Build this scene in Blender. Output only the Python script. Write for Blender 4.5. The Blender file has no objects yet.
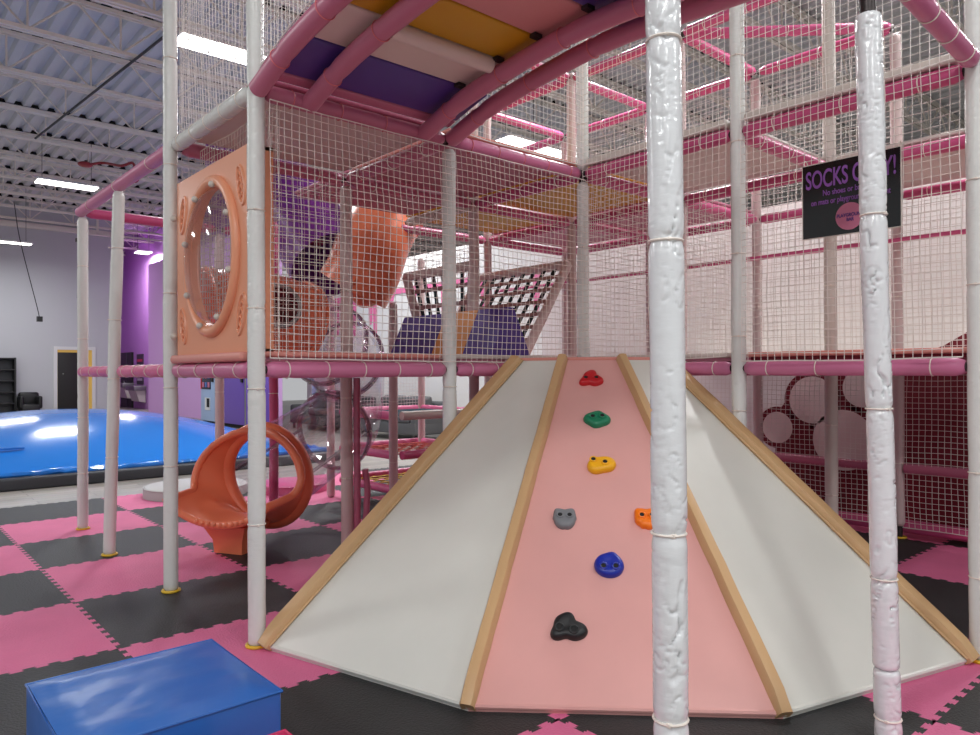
import bpy, bmesh, math, random
from mathutils import Vector, Matrix, noise
random.seed(7)
C = bpy.context.scene.collection
PI = math.pi
R_ = math.radians
sin, cos = math.sin, math.cos

# ------------------------------------------------------------------ materials
def lin(c):
    return tuple((v/12.92 if v <= .04045 else ((v+.055)/1.055)**2.4) for v in [x/255 for x in c]) + (1,)
def mat(name, c, rough=.5, metal=0, bump=0, bscale=30, spec=.5, var=0, vscale=5, coat=0, emit=None, estr=0, stretch=None):
    m = bpy.data.materials.new(name); m.use_nodes = True
    nt = m.node_tree; b = nt.nodes['Principled BSDF']
    b.inputs['Base Color'].default_value = lin(c)
    b.inputs['Roughness'].default_value = rough
    b.inputs['Metallic'].default_value = metal
    b.inputs['Specular IOR Level'].default_value = spec
    b.inputs['Coat Weight'].default_value = coat
    b.inputs['Coat Roughness'].default_value = .12
    if emit:
        b.inputs['Emission Color'].default_value = lin(emit); b.inputs['Emission Strength'].default_value = estr
    tc = nt.nodes.new('ShaderNodeTexCoord')
    src = tc.outputs['Object']
    if stretch:
        mp = nt.nodes.new('ShaderNodeMapping'); mp.inputs['Scale'].default_value = stretch
        nt.links.new(src, mp.inputs['Vector']); src = mp.outputs['Vector']
    if bump:
        n = nt.nodes.new('ShaderNodeTexNoise'); n.inputs['Scale'].default_value = bscale; n.inputs['Detail'].default_value = 3
        bp = nt.nodes.new('ShaderNodeBump'); bp.inputs['Strength'].default_value = bump; bp.inputs['Distance'].default_value = .01
        nt.links.new(src, n.inputs['Vector']); nt.links.new(n.outputs['Fac'], bp.inputs['Height']); nt.links.new(bp.outputs['Normal'], b.inputs['Normal'])
    if var:
        n = nt.nodes.new('ShaderNodeTexNoise'); n.inputs['Scale'].default_value = vscale; n.inputs['Detail'].default_value = 4
        rp = nt.nodes.new('ShaderNodeValToRGB')
        a = lin(c)
        rp.color_ramp.elements[0].position = .3; rp.color_ramp.elements[1].position = .7
        rp.color_ramp.elements[0].color = tuple(v*(1-var) for v in a[:3])+(1,)
        rp.color_ramp.elements[1].color = tuple(min(1, v*(1+var)) for v in a[:3])+(1,)
        nt.links.new(src, n.inputs['Vector']); nt.links.new(n.outputs['Fac'], rp.inputs['Fac']); nt.links.new(rp.outputs['Color'], b.inputs['Base Color'])
    return m
M = {}
M['vinyl_white'] = mat('white_vinyl', (226,228,224), .24, bump=.4, bscale=22, spec=.55, stretch=(1,1,2.2))
M['vinyl_shiny'] = mat('shiny_white_vinyl', (230,232,234), .17, bump=.3, bscale=13, spec=.6, coat=.4, stretch=(1,1,2.6))
M['vinyl_cream'] = mat('cream_vinyl', (214,205,196), .4, bump=.2, bscale=25)
M['vinyl_pale'] = mat('pale_pink_vinyl', (214,192,190), .4, bump=.2, bscale=25)
M['mauve'] = mat('mauve_pink_vinyl', (205,118,156), .33, bump=.15, bscale=30)
M['dusk'] = mat('dusky_pink_vinyl', (196,112,140), .36, bump=.15, bscale=30)
M['pink'] = mat('pink_vinyl', (220,100,148), .3, bump=.35, bscale=35)
M['hot'] = mat('hot_pink_vinyl', (202,84,132), .35, bump=.15, bscale=30)
M['tie'] = mat('cable_tie', (235,225,215), .45)
M['tie_pink'] = mat('pink_cable_tie', (222,120,128), .45)
M['yellow_ring'] = mat('yellow_plastic', (232,190,50), .4)
M['steel'] = mat('dark_steel', (72,66,66), .4, .7)
M['net'] = mat('net_cord', (230,222,216), .8)
M['net_w'] = mat('white_net_cord', (246,242,236), .8)
M['peach'] = mat('peach_vinyl', (222,148,136), .45, bump=.1)
M['deck_cream'] = mat('cream_deck', (214,196,192), .55, bump=.05)
M['deck_pink'] = mat('pink_deck', (192,122,142), .55)
M['deck_gold'] = mat('gold_vinyl', (214,165,50), .5)
M['purple'] = mat('purple_vinyl', (84,58,140), .35, bump=.08, bscale=14)
M['gold'] = mat('mustard_vinyl', (200,148,22), .4, bump=.06, bscale=14)
M['bridge_white'] = mat('offwhite_vinyl', (222,203,196), .42, bump=.06, bscale=14)
M['bridge_peach'] = mat('peach_pink_vinyl', (214,140,140), .42, bump=.06, bscale=14)
M['orange_vinyl'] = mat('orange_vinyl', (222,146,70), .42)
M['slide_white'] = mat('white_slide_vinyl', (222,222,214), .3, bump=.05, bscale=9, spec=.45, var=.03, vscale=3)
M['climb_pink'] = mat('pink_climbing_vinyl', (226,168,162), .34, bump=.04, bscale=9, spec=.45, var=.025, vscale=4)
M['tan'] = mat('tan_vinyl', (206,168,122), .42, bump=.2, bscale=16)
M['mat_pink'] = mat('pink_foam', (222,112,154), .62, bump=.5, bscale=90, var=.05, vscale=3)
M['mat_black'] = mat('black_foam', (44,45,46), .55, bump=.5, bscale=90, var=.08, vscale=3)
M['blue'] = mat('blue_vinyl', (38,104,186), .28, bump=.3, bscale=7, spec=.6)
M['dome_blue'] = mat('glossy_blue_membrane', (38,120,208), .17, bump=.1, bscale=5, spec=.6)
M['magenta'] = mat('magenta_vinyl', (196,40,92), .35, bump=.1)
M['orange'] = mat('orange_plastic', (246,136,98), .3, spec=.5, bump=.03, bscale=60)
M['panel'] = mat('peach_orange_plastic', (236,160,124), .33, spec=.5, bump=.04, bscale=60)
M['tube_purple'] = mat('purple_plastic', (112,36,130), .3)
M['knob'] = mat('grey_white_plastic', (205,200,190), .35)
M['black'] = mat('black_plastic', (22,22,24), .4)
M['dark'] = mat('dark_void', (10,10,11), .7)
M['grey'] = mat('grey_vinyl', (182,180,178), .5)
M['charcoal'] = mat('charcoal_rubber', (58,60,66), .45, bump=.1)
M['sofa'] = mat('dark_grey_fabric', (66,66,68), .9, bump=.3, bscale=120)
M['sofa_light'] = mat('grey_fabric', (92,92,94), .9, bump=.3, bscale=120)
M['wall_grey'] = mat('painted_wall', (196,198,202), .8, bump=.03, bscale=40)
M['wall_white'] = mat('white_painted_wall', (236,233,230), .8, bump=.03, bscale=40)
M['wall_lilac'] = mat('lilac_lit_wall', (214,168,224), .7, bump=.03, bscale=40)  # paler copy of the purple wall paint, its light put into the colour
M['wall_purple'] = mat('purple_painted_wall', (192,146,202), .75, bump=.03, bscale=40)
M['crimson'] = mat('crimson_paint', (112,6,30), .7)
M['mural_white'] = mat('blush_paint', (232,216,212), .7)
M['mural_pink'] = mat('pink_paint', (236,120,168), .7)
M['roof'] = mat('steel_roof_deck', (206,206,208), .5)
M['joist'] = mat('offwhite_steel_paint', (230,222,212), .5)
M['pipe_dark'] = mat('dark_conduit', (60,60,64), .5, .3)
M['red_pipe'] = mat('red_paint', (150,40,46), .5)
M['lamp'] = mat('led_diffuser', (255,255,255), .5, emit=(255,252,246), estr=9)
M['lamp_body'] = mat('white_metal', (220,220,220), .5)
M['yellow_light'] = mat('yellow_room_light', (238,196,96), .7)
M['white_trim'] = mat('white_trim', (222,222,222), .5)
M['door_black'] = mat('black_door', (24,21,20), .5)
M['vend_blue'] = mat('light_blue_metal', (166,190,226), .4)
M['vend_purple'] = mat('purple_metal', (112,82,178), .4)
M['red'] = mat('red_plastic', (196,28,36), .35)
M['screen'] = mat('dark_glass', (46,48,66), .15)
M['prod'] = mat('blue_packet', (90,120,190), .5)
M['chrome'] = mat('brushed_steel', (150,150,148), .35, .8)
M['h_red'] = mat('red_hold', (200,26,36), .4); M['h_green'] = mat('green_hold', (16,126,88), .4)
M['h_yellow'] = mat('yellow_hold', (244,178,16), .4); M['h_grey'] = mat('grey_hold', (124,126,130), .5)
M['h_orange'] = mat('orange_hold', (252,126,12), .4); M['h_blue'] = mat('blue_hold', (20,44,160), .35)
M['h_black'] = mat('black_hold', (26,28,30), .45)
M['web_green'] = mat('dark_green_webbing', (22,50,52), .7); M['web_mauve'] = mat('mauve_webbing', (170,132,130), .7)
M['web_red'] = mat('red_webbing', (196,60,44), .7); M['web_yellow'] = mat('yellow_webbing', (206,170,50), .7); M['web_teal'] = mat('teal_webbing', (46,82,98), .7)
M['sign_black'] = mat('black_sign_print', (16,18,19), .18, spec=.6)
M['sign_purple'] = mat('purple_print', (140,84,166), .4); M['sign_pink'] = mat('pink_print', (206,120,150), .3); M['sign_dark'] = mat('dark_purple_print', (84,52,130), .4)
M['paper'] = mat('poster_paper', (58,56,60), .5)

def clear_mat(name, tint, a=.10, rough=.06):
    m = bpy.data.materials.new(name); m.use_nodes = True; nt = m.node_tree; nt.nodes.clear()
    o = nt.nodes.new('ShaderNodeOutputMaterial'); tr = nt.nodes.new('ShaderNodeBsdfTransparent'); tr.inputs[0].default_value = lin(tint)
    gl = nt.nodes.new('ShaderNodeBsdfGlossy'); gl.inputs['Roughness'].default_value = rough; gl.inputs[0].default_value = (.9,.9,.9,1)
    lw = nt.nodes.new('ShaderNodeLayerWeight'); lw.inputs[0].default_value = .35
    ma = nt.nodes.new('ShaderNodeMath'); ma.operation = 'MULTIPLY_ADD'; ma.inputs[1].default_value = .28; ma.inputs[2].default_value = a
    mx = nt.nodes.new('ShaderNodeMixShader')
    nt.links.new(lw.outputs['Facing'], ma.inputs[0]); nt.links.new(ma.outputs[0], mx.inputs[0])
    nt.links.new(tr.outputs[0], mx.inputs[1]); nt.links.new(gl.outputs[0], mx.inputs[2]); nt.links.new(mx.outputs[0], o.inputs[0])
    return m
M['clear'] = clear_mat('clear_plastic', (244,240,243), .04)
M['clear_edge'] = clear_mat('clear_plastic_rim', (212,198,206), .14, .12)

def floor_mat():
    m = bpy.data.materials.new('grey_vinyl_planks'); m.use_nodes = True; nt = m.node_tree; b = nt.nodes['Principled BSDF']
    tc = nt.nodes.new('ShaderNodeTexCoord'); br = nt.nodes.new('ShaderNodeTexBrick')
    br.inputs['Color1'].default_value = lin((188,180,172)); br.inputs['Color2'].default_value = lin((150,144,138)); br.inputs['Mortar'].default_value = lin((110,105,100))
    br.inputs['Scale'].default_value = 1; br.inputs['Brick Width'].default_value = 1.2; br.inputs['Row Height'].default_value = .16; br.inputs['Mortar Size'].default_value = .004
    n = nt.nodes.new('ShaderNodeTexNoise'); mp = nt.nodes.new('ShaderNodeMapping'); mp.inputs['Scale'].default_value = (1.5,14,1); n.inputs['Scale'].default_value = 3; n.inputs['Detail'].default_value = 6
    mx = nt.nodes.new('ShaderNodeMix'); mx.data_type = 'RGBA'; mx.blend_type = 'MULTIPLY'; mx.inputs[0].default_value = .5
    nt.links.new(tc.outputs['Object'], br.inputs['Vector']); nt.links.new(tc.outputs['Object'], mp.inputs[0]); nt.links.new(mp.outputs[0], n.inputs['Vector'])
    nt.links.new(br.outputs['Color'], mx.inputs[6]); nt.links.new(n.outputs['Color'], mx.inputs[7]); nt.links.new(mx.outputs[2], b.inputs['Base Color'])
    b.inputs['Roughness'].default_value = .4
    return m
M['planks'] = floor_mat()

# ------------------------------------------------------------------ geometry helpers
class MB:
    def __init__(s): s.v = []; s.f = []
    def add(s, vs, fs):
        o = len(s.v); s.v += [tuple(v) for v in vs]; s.f += [tuple(i+o for i in f) for f in fs]; return s
    def box(s, a, b, bev=0, rot=0, piv=None):
        bm = bmesh.new(); bmesh.ops.create_cube(bm, size=1)
        c = [(a[i]+b[i])/2 for i in range(3)]; d = [abs(b[i]-a[i]) for i in range(3)]
        for v in bm.verts: v.co = Vector((v.co.x*d[0], v.co.y*d[1], v.co.z*d[2]))
        if bev: bmesh.ops.bevel(bm, geom=bm.edges[:], offset=min(bev, min(d)*.45), segments=3, affect='EDGES', profile=.5)
        m = Matrix.Translation(c)
        if rot: m = m @ Matrix.Rotation(rot, 4, 'Z')
        bm.verts.ensure_lookup_table(); bm.verts.index_update()
        s.add([m @ v.co for v in bm.verts], [[v.index for v in f.verts] for f in bm.faces]); bm.free(); return s
    def obox(s, o, ex, ey, ez, bev=0):          # oriented box: corner o, edge vectors
        o, ex, ey, ez = Vector(o), Vector(ex), Vector(ey), Vector(ez)
        bm = bmesh.new(); bmesh.ops.create_cube(bm, size=1)
        lx, ly, lz = ex.length, ey.length, ez.length
        for v in bm.verts: v.co = Vector((v.co.x*lx, v.co.y*ly, v.co.z*lz))
        if bev: bmesh.ops.bevel(bm, geom=bm.edges[:], offset=bev, segments=3, affect='EDGES', profile=.5)
        bm.verts.index_update(); X, Y, Z = ex/lx, ey/ly, ez/lz; c = o+(ex+ey+ez)/2
        s.add([c + X*v.co.x + Y*v.co.y + Z*v.co.z for v in bm.verts], [[v.index for v in f.verts] for f in bm.faces]); bm.free(); return s
    def sweep(s, pts, rad, n=12, caps=True, closed=False):
        P = [Vector(p) for p in pts]; N = len(P); T = []
        for i in range(N):
            if closed: t = P[(i+1) % N]-P[i-1]
            else: t = P[min(i+1, N-1)]-P[max(i-1, 0)]
            T.append(t.normalized())
        up = Vector((0,0,1)) if abs(T[0].z) < .9 else Vector((1,0,0))
        u = T[0].cross(up).normalized(); vs = []; L = 0
        for i in range(N):
            if i: L += (P[i]-P[i-1]).length
            u = (u - T[i]*u.dot(T[i])).normalized(); w = T[i].cross(u)
            for k in range(n):
                a = 2*PI*k/n
                r = rad(L, a) if callable(rad) else rad
                vs.append(P[i] + (u*cos(a)+w*sin(a))*r)
        fs = []
        for i in range(N if closed else N-1):
            j = (i+1) % N
            for k in range(n):
                l = (k+1) % n; fs.append((i*n+k, i*n+l, j*n+l, j*n+k))
        if caps and not closed: fs.append(tuple(range(n))[::-1]); fs.append(tuple((N-1)*n+k for k in range(n)))
        return s.add(vs, fs)
    def cyl(s, a, b, r, n=16): return s.sweep([a, b], r, n)
    def ring(s, c, nrm, R, r, n=32, m=8, sx=1, sy=1, ux=None):
        nrm = Vector(nrm).normalized(); u = Vector(ux) if ux else (nrm.cross(Vector((0,0,1))).normalized() if abs(nrm.z) < .95 else Vector((1,0,0)))
        w = nrm.cross(u).normalized(); c = Vector(c)
        return s.sweep([c+u*(R*sx*cos(2*PI*k/n))+w*(R*sy*sin(2*PI*k/n)) for k in range(n)], r, m, closed=True)
    def ball(s, c, r, n=10, sc=(1,1,1)):
        vs = []; fs = []
        for i in range(n+1):
            t = PI*i/n
            for k in range(n*2):
                a = PI*k/n; vs.append((c[0]+r*sc[0]*sin(t)*cos(a), c[1]+r*sc[1]*sin(t)*sin(a), c[2]+r*sc[2]*cos(t)))
        for i in range(n):
            for k in range(n*2):
                l = (k+1) % (n*2); fs.append((i*2*n+k, (i+1)*2*n+k, (i+1)*2*n+l, i*2*n+l))
        return s.add(vs, fs)
    def prism(s, poly, d):                      # polygon points 3D, extruded by vector d
        n = len(poly); d = Vector(d); a = [Vector(p) for p in poly]
        return s.add(a+[p+d for p in a], [tuple(range(n))[::-1], tuple(range(n, 2*n))]+[(i, (i+1) % n, (i+1) % n+n, i+n) for i in range(n)])
    def build(s, name, m, parent=None, smooth=True, ang=40):
        me = bpy.data.meshes.new(name)
        off = Vector((0,0,0)); p = parent
        while p is not None: off += p.location; p = p.parent
        me.from_pydata([tuple(Vector(v)-off) for v in s.v], [], s.f)
        me.materials.append(M[m] if isinstance(m, str) else m)
        bm = bmesh.new(); bm.from_mesh(me); bmesh.ops.remove_doubles(bm, verts=bm.verts[:], dist=1e-6); bmesh.ops.recalc_face_normals(bm, faces=bm.faces[:]); bm.to_mesh(me); bm.free()
        if smooth:
            me.shade_smooth(); me.set_sharp_from_angle(angle=R_(ang))
        o = bpy.data.objects.new(name, me); C.objects.link(o)
        if parent is not None: o.parent = parent
        return o

def thing(name, label, cat, loc=(0,0,0), group=None):
    o = bpy.data.objects.new(name, None); C.objects.link(o); o.empty_display_size = .1
    o.location = loc; o['label'] = label; o['category'] = cat
    if group: o['group'] = group
    return o
def tag(o, label, cat, group=None):
    o['label'] = label; o['category'] = cat
    if group: o['group'] = group
    return o
def recenter(o, loc):
    loc = Vector(loc)
    o.data.transform(Matrix.Translation(-loc)); o.location = loc; return o
def struct(name, mb, m, parent=None, smooth=False):
    o = mb.build(name, m, parent, smooth)
    if parent is None: o['kind'] = 'structure'
    return o
def spline(pts, k=10):
    P = [Vector(p) for p in pts]; out = []
    for i in range(len(P)-1):
        a = P[i-1] if i else P[0]*2-P[1]; b, c = P[i], P[i+1]; d = P[i+2] if i+2 < len(P) else P[-1]*2-P[-2]
        for j in range(k):
            t = j/k
            out.append(.5*((2*b)+(c-a)*t+(2*a-5*b+4*c-d)*t*t+(3*b-a-3*c+d)*t**3))
    out.append(P[-1]); return out

G = 1.25
Z1, Z2, Z3 = 1.406, 2.835, 4.25
# ------------------------------------------------------------------ the room
RX0, RX1, RY0, RY1, RZ = -12., 24., -12., 25., 7.0
struct('floor', MB().box((RX0,RY0,-.25),(RX1,31.,-.014)), 'planks')
struct('wall_far', MB().box((RX0,RY1,-.014),(5.75,RY1+.2,RZ)), 'wall_grey')
struct('wall_purple', MB().box((5.55,30.5,-.014),(7.4,30.7,RZ)).box((7.2,16.,-.014),(7.4,30.5,RZ)).box((5.55,25.2,-.014),(5.75,30.5,RZ)), 'wall_purple')
struct('wall_lilac', MB().box((6.6,14.,-.014),(6.8,24.4,5.3)), 'wall_lilac')
struct('wall_white', MB().box((8.,3.6,-.014),(8.15,15.,4.0)).box((5.85,3.6,-.014),(8.,3.75,3.2)), 'wall_white')
struct('wall_mural', MB().box((5.85,-7.,-.014),(6.0,3.6,3.15)), 'wall_white')
struct('wall_right', MB().box((RX1,RY0,-.014),(RX1+.2,RY1,RZ)), 'wall_grey')
# corrugated roof deck: ribs run along Y
def roof():
    mb = MB(); vs = []; x = RX0; prof = []
    while x < RX1:
        prof += [(x,0),(x+.13,0),(x+.165,.075),(x+.265,.075)]; x += .3
    prof.append((x,0)); n = len(prof)
    mb.add([(a, RY0, RZ+b) for a, b in prof]+[(a, 31., RZ+b) for a, b in prof], [(i, i+1, n+i+1, n+i) for i in range(n-1)])
    mb.box((RX0,RY0,RZ+.1),(RX1+.2,31.,RZ+.2))
    return mb
struct('ceiling', roof(), 'roof')
# open-web joists along X
def joist(y, x0=RX0, x1=RX1):
    mb = MB(); zt, zb = RZ-.012, 6.32
    for z in (zt-.06, zb):
        mb.box((x0,y-.075,z),(x1,y-.012,z+.055)); mb.box((x0,y+.012,z),(x1,y+.075,z+.055))
    x = x0+.6; k = 0
    while x < x1-1.3:
        for a, b in (((x,y,zt-.03),(x+.62,y,zb+.03)), ((x+.62,y,zb+.03),(x+1.24,y,zt-.03)), ((x+.62,y,zb+.03),(x+.62,y,zt-.03))):
            mb.sweep([a, b], .017, 5)
        x += 1.24; k += 1
    return mb
jy = [-9.6,-7.7,-5.8,-3.9,-2.,-.1,1.8,3.7,5.5,7.05,8.7,10.55,12.5,14.4,16.3,18.2,20.1,22.,23.9]
for i, y in enumerate(jy+[25.8,27.7,29.6]):
    o = struct('ceiling_joist', joist(y, RX0 if y < 25 else 5.8), 'joist')
    struct('rib_gap_shade', MB().box((RX0 if y < 25 else 5.8, y-.03, RZ+.002),(RX1,y+.03,RZ+.074)), 'dark', o)  # dark box standing in for the unlit space inside the roof ribs
trim = MB().box((RX0,24.86,6.25),(5.75,25.0,6.42)); struct('trim_1', trim, 'joist')
mb = MB().box((RX0,23.0,5.95),(7.0,23.06,6.01))
for x in (-2., 1.6, 4.6): mb.box((x,23.0,5.95),(x+.06,23.06,6.9))
struct('trim_2', mb, 'joist')
# door in far wall
d = struct('door_1', MB().box((3.72,24.958,-.014),(3.83,25.0,2.325)).box((4.9,24.958,-.014),(5.01,25.0,2.325)).box((3.83,24.96,2.21),(4.9,25.0,2.32)), 'white_trim')
MB().box((3.83,24.985,-.014),(4.9,25.03,2.21)).build('lit_reveal', 'yellow_light', d, False)  # yellow light of the room inside, put into the panel colour
MB().box((3.84,24.955,-.014),(4.62,24.99,2.12),.004).build('door_leaf', 'door_black', d)
MB().ball((4.0,24.95,1.38),.025).build('door_viewer', 'chrome', d)
d = struct('door_2', MB().box((7.12,28.4,-.014),(7.2,29.95,2.25)), 'door_black')
MB().box((7.1,29.0,-.01),(7.13,29.06,2.25)).build('door_edge', 'charcoal', d, False)

# --- murals
def disc_on_x(x, y, z, r, n=40, dx=-.006): return [(x, y+r*cos(2*PI*k/n), z+r*sin(2*PI*k/n)) for k in range(n)]
t = thing('wall_mural', 'crimson painted mural with blush circles on white wall under the right deck', 'mural', (5.85,-.6,0))
mb = MB(); X = 5.85
mb.prism([(X-.004,.30,.0),(X-.004,-6.9,.0),(X-.004,-6.9,3.1),(X-.004,-2.9,2.6),(X-.004,-1.62,1.79),(X-.004,-1.34,1.615),(X-.004,-.72,1.36),(X-.004,-.05,1.33),(X-.004,.24,.95)], (-.002,0,0))
circs = [(-.135,1.09,.24),(-.63,1.22,.19),(.24,.79,.165),(-.44,.70,.30)]
for y, z, r in circs: mb.prism(disc_on_x(X-.007, y, z, r+.055), (-.002,0,0))
mb.build('crimson_field', 'crimson', t, False)
for y, z, r in circs: MB().prism(disc_on_x(X-.011, y, z, r), (-.002,0,0)).build('circle', 'mural_white', t, False)
# pink drips on the far white wall
pts = [(14.6,3.6)]
zt0 = 3.2
dr = [(13.3,2.35),(12.8,3.0),(12.44,2.3),(12.1,2.9),(11.7,2.55),(11.5,2.25),(11.2,3.0),(10.8,2.25),(10.4,2.9),(9.9,2.35),(9.4,2.9),(8.8,2.45),(8.2,3.0),(7.5,2.4),(6.8,3.0),(6.,2.5),(5.2,3.0),(4.4,2.5)]
low = []
for y, z in dr:
    zt = 3.2
    if z < 2.8: low += [(y+.16,zt),(y+.09,zt-.1),(y+.075,z+.08),(y+.04,z),(y-.04,z),(y-.075,z+.08),(y-.09,zt-.1),(y-.16,zt)]
poly = [(8-.006, 13.95, 3.32),(8-.006,13.95,3.2)]+[(8-.006,y,z) for y, z in low]+[(8-.006,3.8,3.2),(8-.006,3.8,3.32)]
o = MB().prism(poly, (-.003,0,0)).build('drip_mural', 'mural_pink', None, False); recenter(o, (8,9.3,2.25)); tag(o, 'pink dripping paint mural high on white wall behind the clear slide', 'mural')

# --- ceiling fixtures (each with an area lamp)
def fixture(x, y, z=5.88, lx=1.3, ly=.46, w=1., label='', rods=True, group=None, power=150):
    t = thing('ceiling_light', label, 'light', (x,y,z), group)
    MB().box((x-lx/2,y-ly/2,z+.02),(x+lx/2,y+ly/2,z+.07),.01).build('housing', 'lamp_body', t)
    MB().box((x-lx/2+.02,y-ly/2+.02,z),(x+lx/2-.02,y+ly/2-.02,z+.02)).build('diffuser', 'lamp', t, False)
    if rods:
        r = MB()
        for sx in (-1, 1): r.cyl((x+sx*lx*.4,y,z+.07),(x+sx*lx*.4,y,6.99 if z > 5.0 else z+.08),.006,6)
        r.build('hanger_wires', 'steel', t)
    l = bpy.data.lights.new('lamp', 'AREA'); l.shape = 'RECTANGLE'; l.size = lx-.06; l.size_y = ly-.06; l.energy = power*w; l.color = (.965,.99,1)
    lo = bpy.data.objects.new('lamp', l); C.objects.link(lo); lo.parent = t; lo.location = (0,0,-.012)
    return t
fixture(2.4, 6.55, label='bright ceiling light seen through the net above the oval-window panel')
fixture(8.4, 6.85, lx=.95, label='left one of two bright lights seen beyond the bridge')
fixture(9.45, 6.9, lx=.95, label='right one of two bright lights seen beyond the bridge')
fixture(2.38, 16.2, label='long bright ceiling light above the far left post of the open frame')
fixture(1.85, 22., z=5.25, lx=1.5, ly=.3, w=.7, label='ceiling light at the far left near the grey wall')
fixture(6.75, 25.5, z=5.88, lx=.5, ly=.6, w=1.1, label='small ceiling light beyond the top corner of the lilac wall')
for x, y in ((-4.8,6.6),(-4.8,16.2),(-9.,11.)):
    fixture(x, y, label='bright ceiling light out over the hall away from the frame', group='hall lights')
for x, y in ((5.42,-1.9),(5.42,1.6),(7.2,9.4)):  # unseen fixtures added to brighten the white walls
    fixture(x, y, lx=.4, ly=1.3, w=.7 if y < 0 else 1.2, label={-1.9:'added unseen ceiling light brightening the crimson mural wall',1.6:'added unseen ceiling light brightening white back wall behind the frame',9.4:'added unseen ceiling light brightening the white wall by the sofas'}[y])
for x, y in ((-8.,-2.9),(-4.2,-3.6),(-.4,-5.0),(8.6,-2.9),(-4.5,-9.),(3.,-9.)):
    fixture(x, y, w=.72, label='bright ceiling light in the row over the front of the hall', group='front hall lights')
# red cord reel, conduit
o = MB().sweep(spline([(2.6,15.2,6.2),(2.9,15.1,6.28),(3.1,14.4,6.1),(3.3,14.2,6.15),(3.2,13.6,5.7)],8), .03, 6).ball((2.55,15.2,6.2),.16,8,(1,1,.4)).ball((3.15,13.55,5.65),.1,8).build('cord_reel', 'red_pipe'); recenter(o, (2.9,14.5,5.7)); tag(o, 'red coiled cord and reel hanging under roof joists at upper left', 'cord')
o = MB().sweep([(1.37,14.05,6.28),(1.9,7.35,6.28)], .022, 6).build('conduit', 'pipe_dark'); recenter(o, (1.6,10.7,6.28)); tag(o, 'dark conduit running diagonally under the roof joists', 'pipe')
o = MB().sweep(spline([(2.0,21.,6.3),(2.15,21.,5.2),(2.55,21.,3.4),(2.62,21.,3.05)],6), .012, 5).box((2.56,20.94,2.9),(2.7,21.06,3.05)).build('hanging_cable', 'black'); recenter(o, (2.6,21,2.9)); tag(o, 'slack black cable with small box hanging before grey wall', 'cable')
o = MB().sweep([(3.55,20.5,6.3),(3.5,20.5,3.6)], .012, 5).box((3.46,20.44,5.25),(3.64,20.56,5.35)).build('hanging_cable', 'black'); recenter(o, (3.5,20.5,3.6)); tag(o, 'straight thin black cable hanging left of the far left post', 'cable')

# ------------------------------------------------------------------ foam floor mats with jigsaw edges
MX0, MPX, MY0, MPY = -.53, 1.105, .44, 1.0
def jig(n=21, amp=.013):
    out = []
    for k in range(n):
        s = 1 if k % 2 else -1; a = k/n; w = 1/n
        out += [(a+.12*w, s*amp*.0), (a-.06*w, s*amp), (a+1.06*w, s*amp), (a+.88*w, 0)]
    return [(min(max(a,0.0),1.0), b) for a, b in out]
JG = jig()
def mat_poly(i, j):
    x0 = MX0+MPX*i; x1 = x0+MPX; y0 = MY0+MPY*(j-1); y1 = y0+MPY; P = []
    for a, b in JG: P.append((x0+a*MPX, y0+b))
    for a, b in JG: P.append((x1+b, y0+a*MPY))
    for a, b in JG[::-1]: P.append((x0+a*MPX, y1+b))
    for a, b in JG[::-1]: P.append((x0+b, y0+a*MPY))
    return P
ordn = ['first','second','third','fourth','fifth','sixth','seventh','eighth','ninth','tenth']
coln = {-1:'leftmost',0:'second',1:'third',2:'fourth',3:'fifth',4:'sixth',5:'seventh'}
spec = {(0,0):'pink foam floor mat under the foot of the front corner post', (0,1):'black foam floor mat under the post left of the ramp post',
 (-1,-1):'pink foam floor mat beneath the blue vinyl cube', (-1,0):'black foam floor mat behind the blue cube, mostly at left edge',
 (0,-1):'black foam floor mat between the blue cube and the left white slide', (1,-2):'black foam floor mat in front of the pink climbing panel',
 (0,-2):'pink foam floor mat just in front of the pink climbing panel', (2,-3):'black foam floor mat below the foot of the sign post',
 (1,-3):'pink foam floor mat tucked below right white slide near sign post'}
for i in range(-1, 6):
    for j in range(-3, 6):
        if i == -1 and j < -2: continue
        if i == 0 and j < -2: continue
        if i == 5 and j > 1: continue
        col = 'pink' if (i+j) % 2 == 0 else 'black'
        lab = '%s foam floor mat, %s from the far edge in the %s column of mats' % (col, ordn[5-j], coln[i])
        P = [(min(x, 5.84), y) for x, y in mat_poly(i, j)]; cx, cy = MX0+MPX*(i+.5), MY0+MPY*(j-.5)
        mb = MB().prism([(x, y, -.013) for x, y in P], (0,0,.013))
        o = mb.build('foam_floor_mat', 'mat_'+col, None, False); recenter(o, (cx, cy, -.013)); tag(o, lab, 'floor mat', 'foam floor mats')

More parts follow.
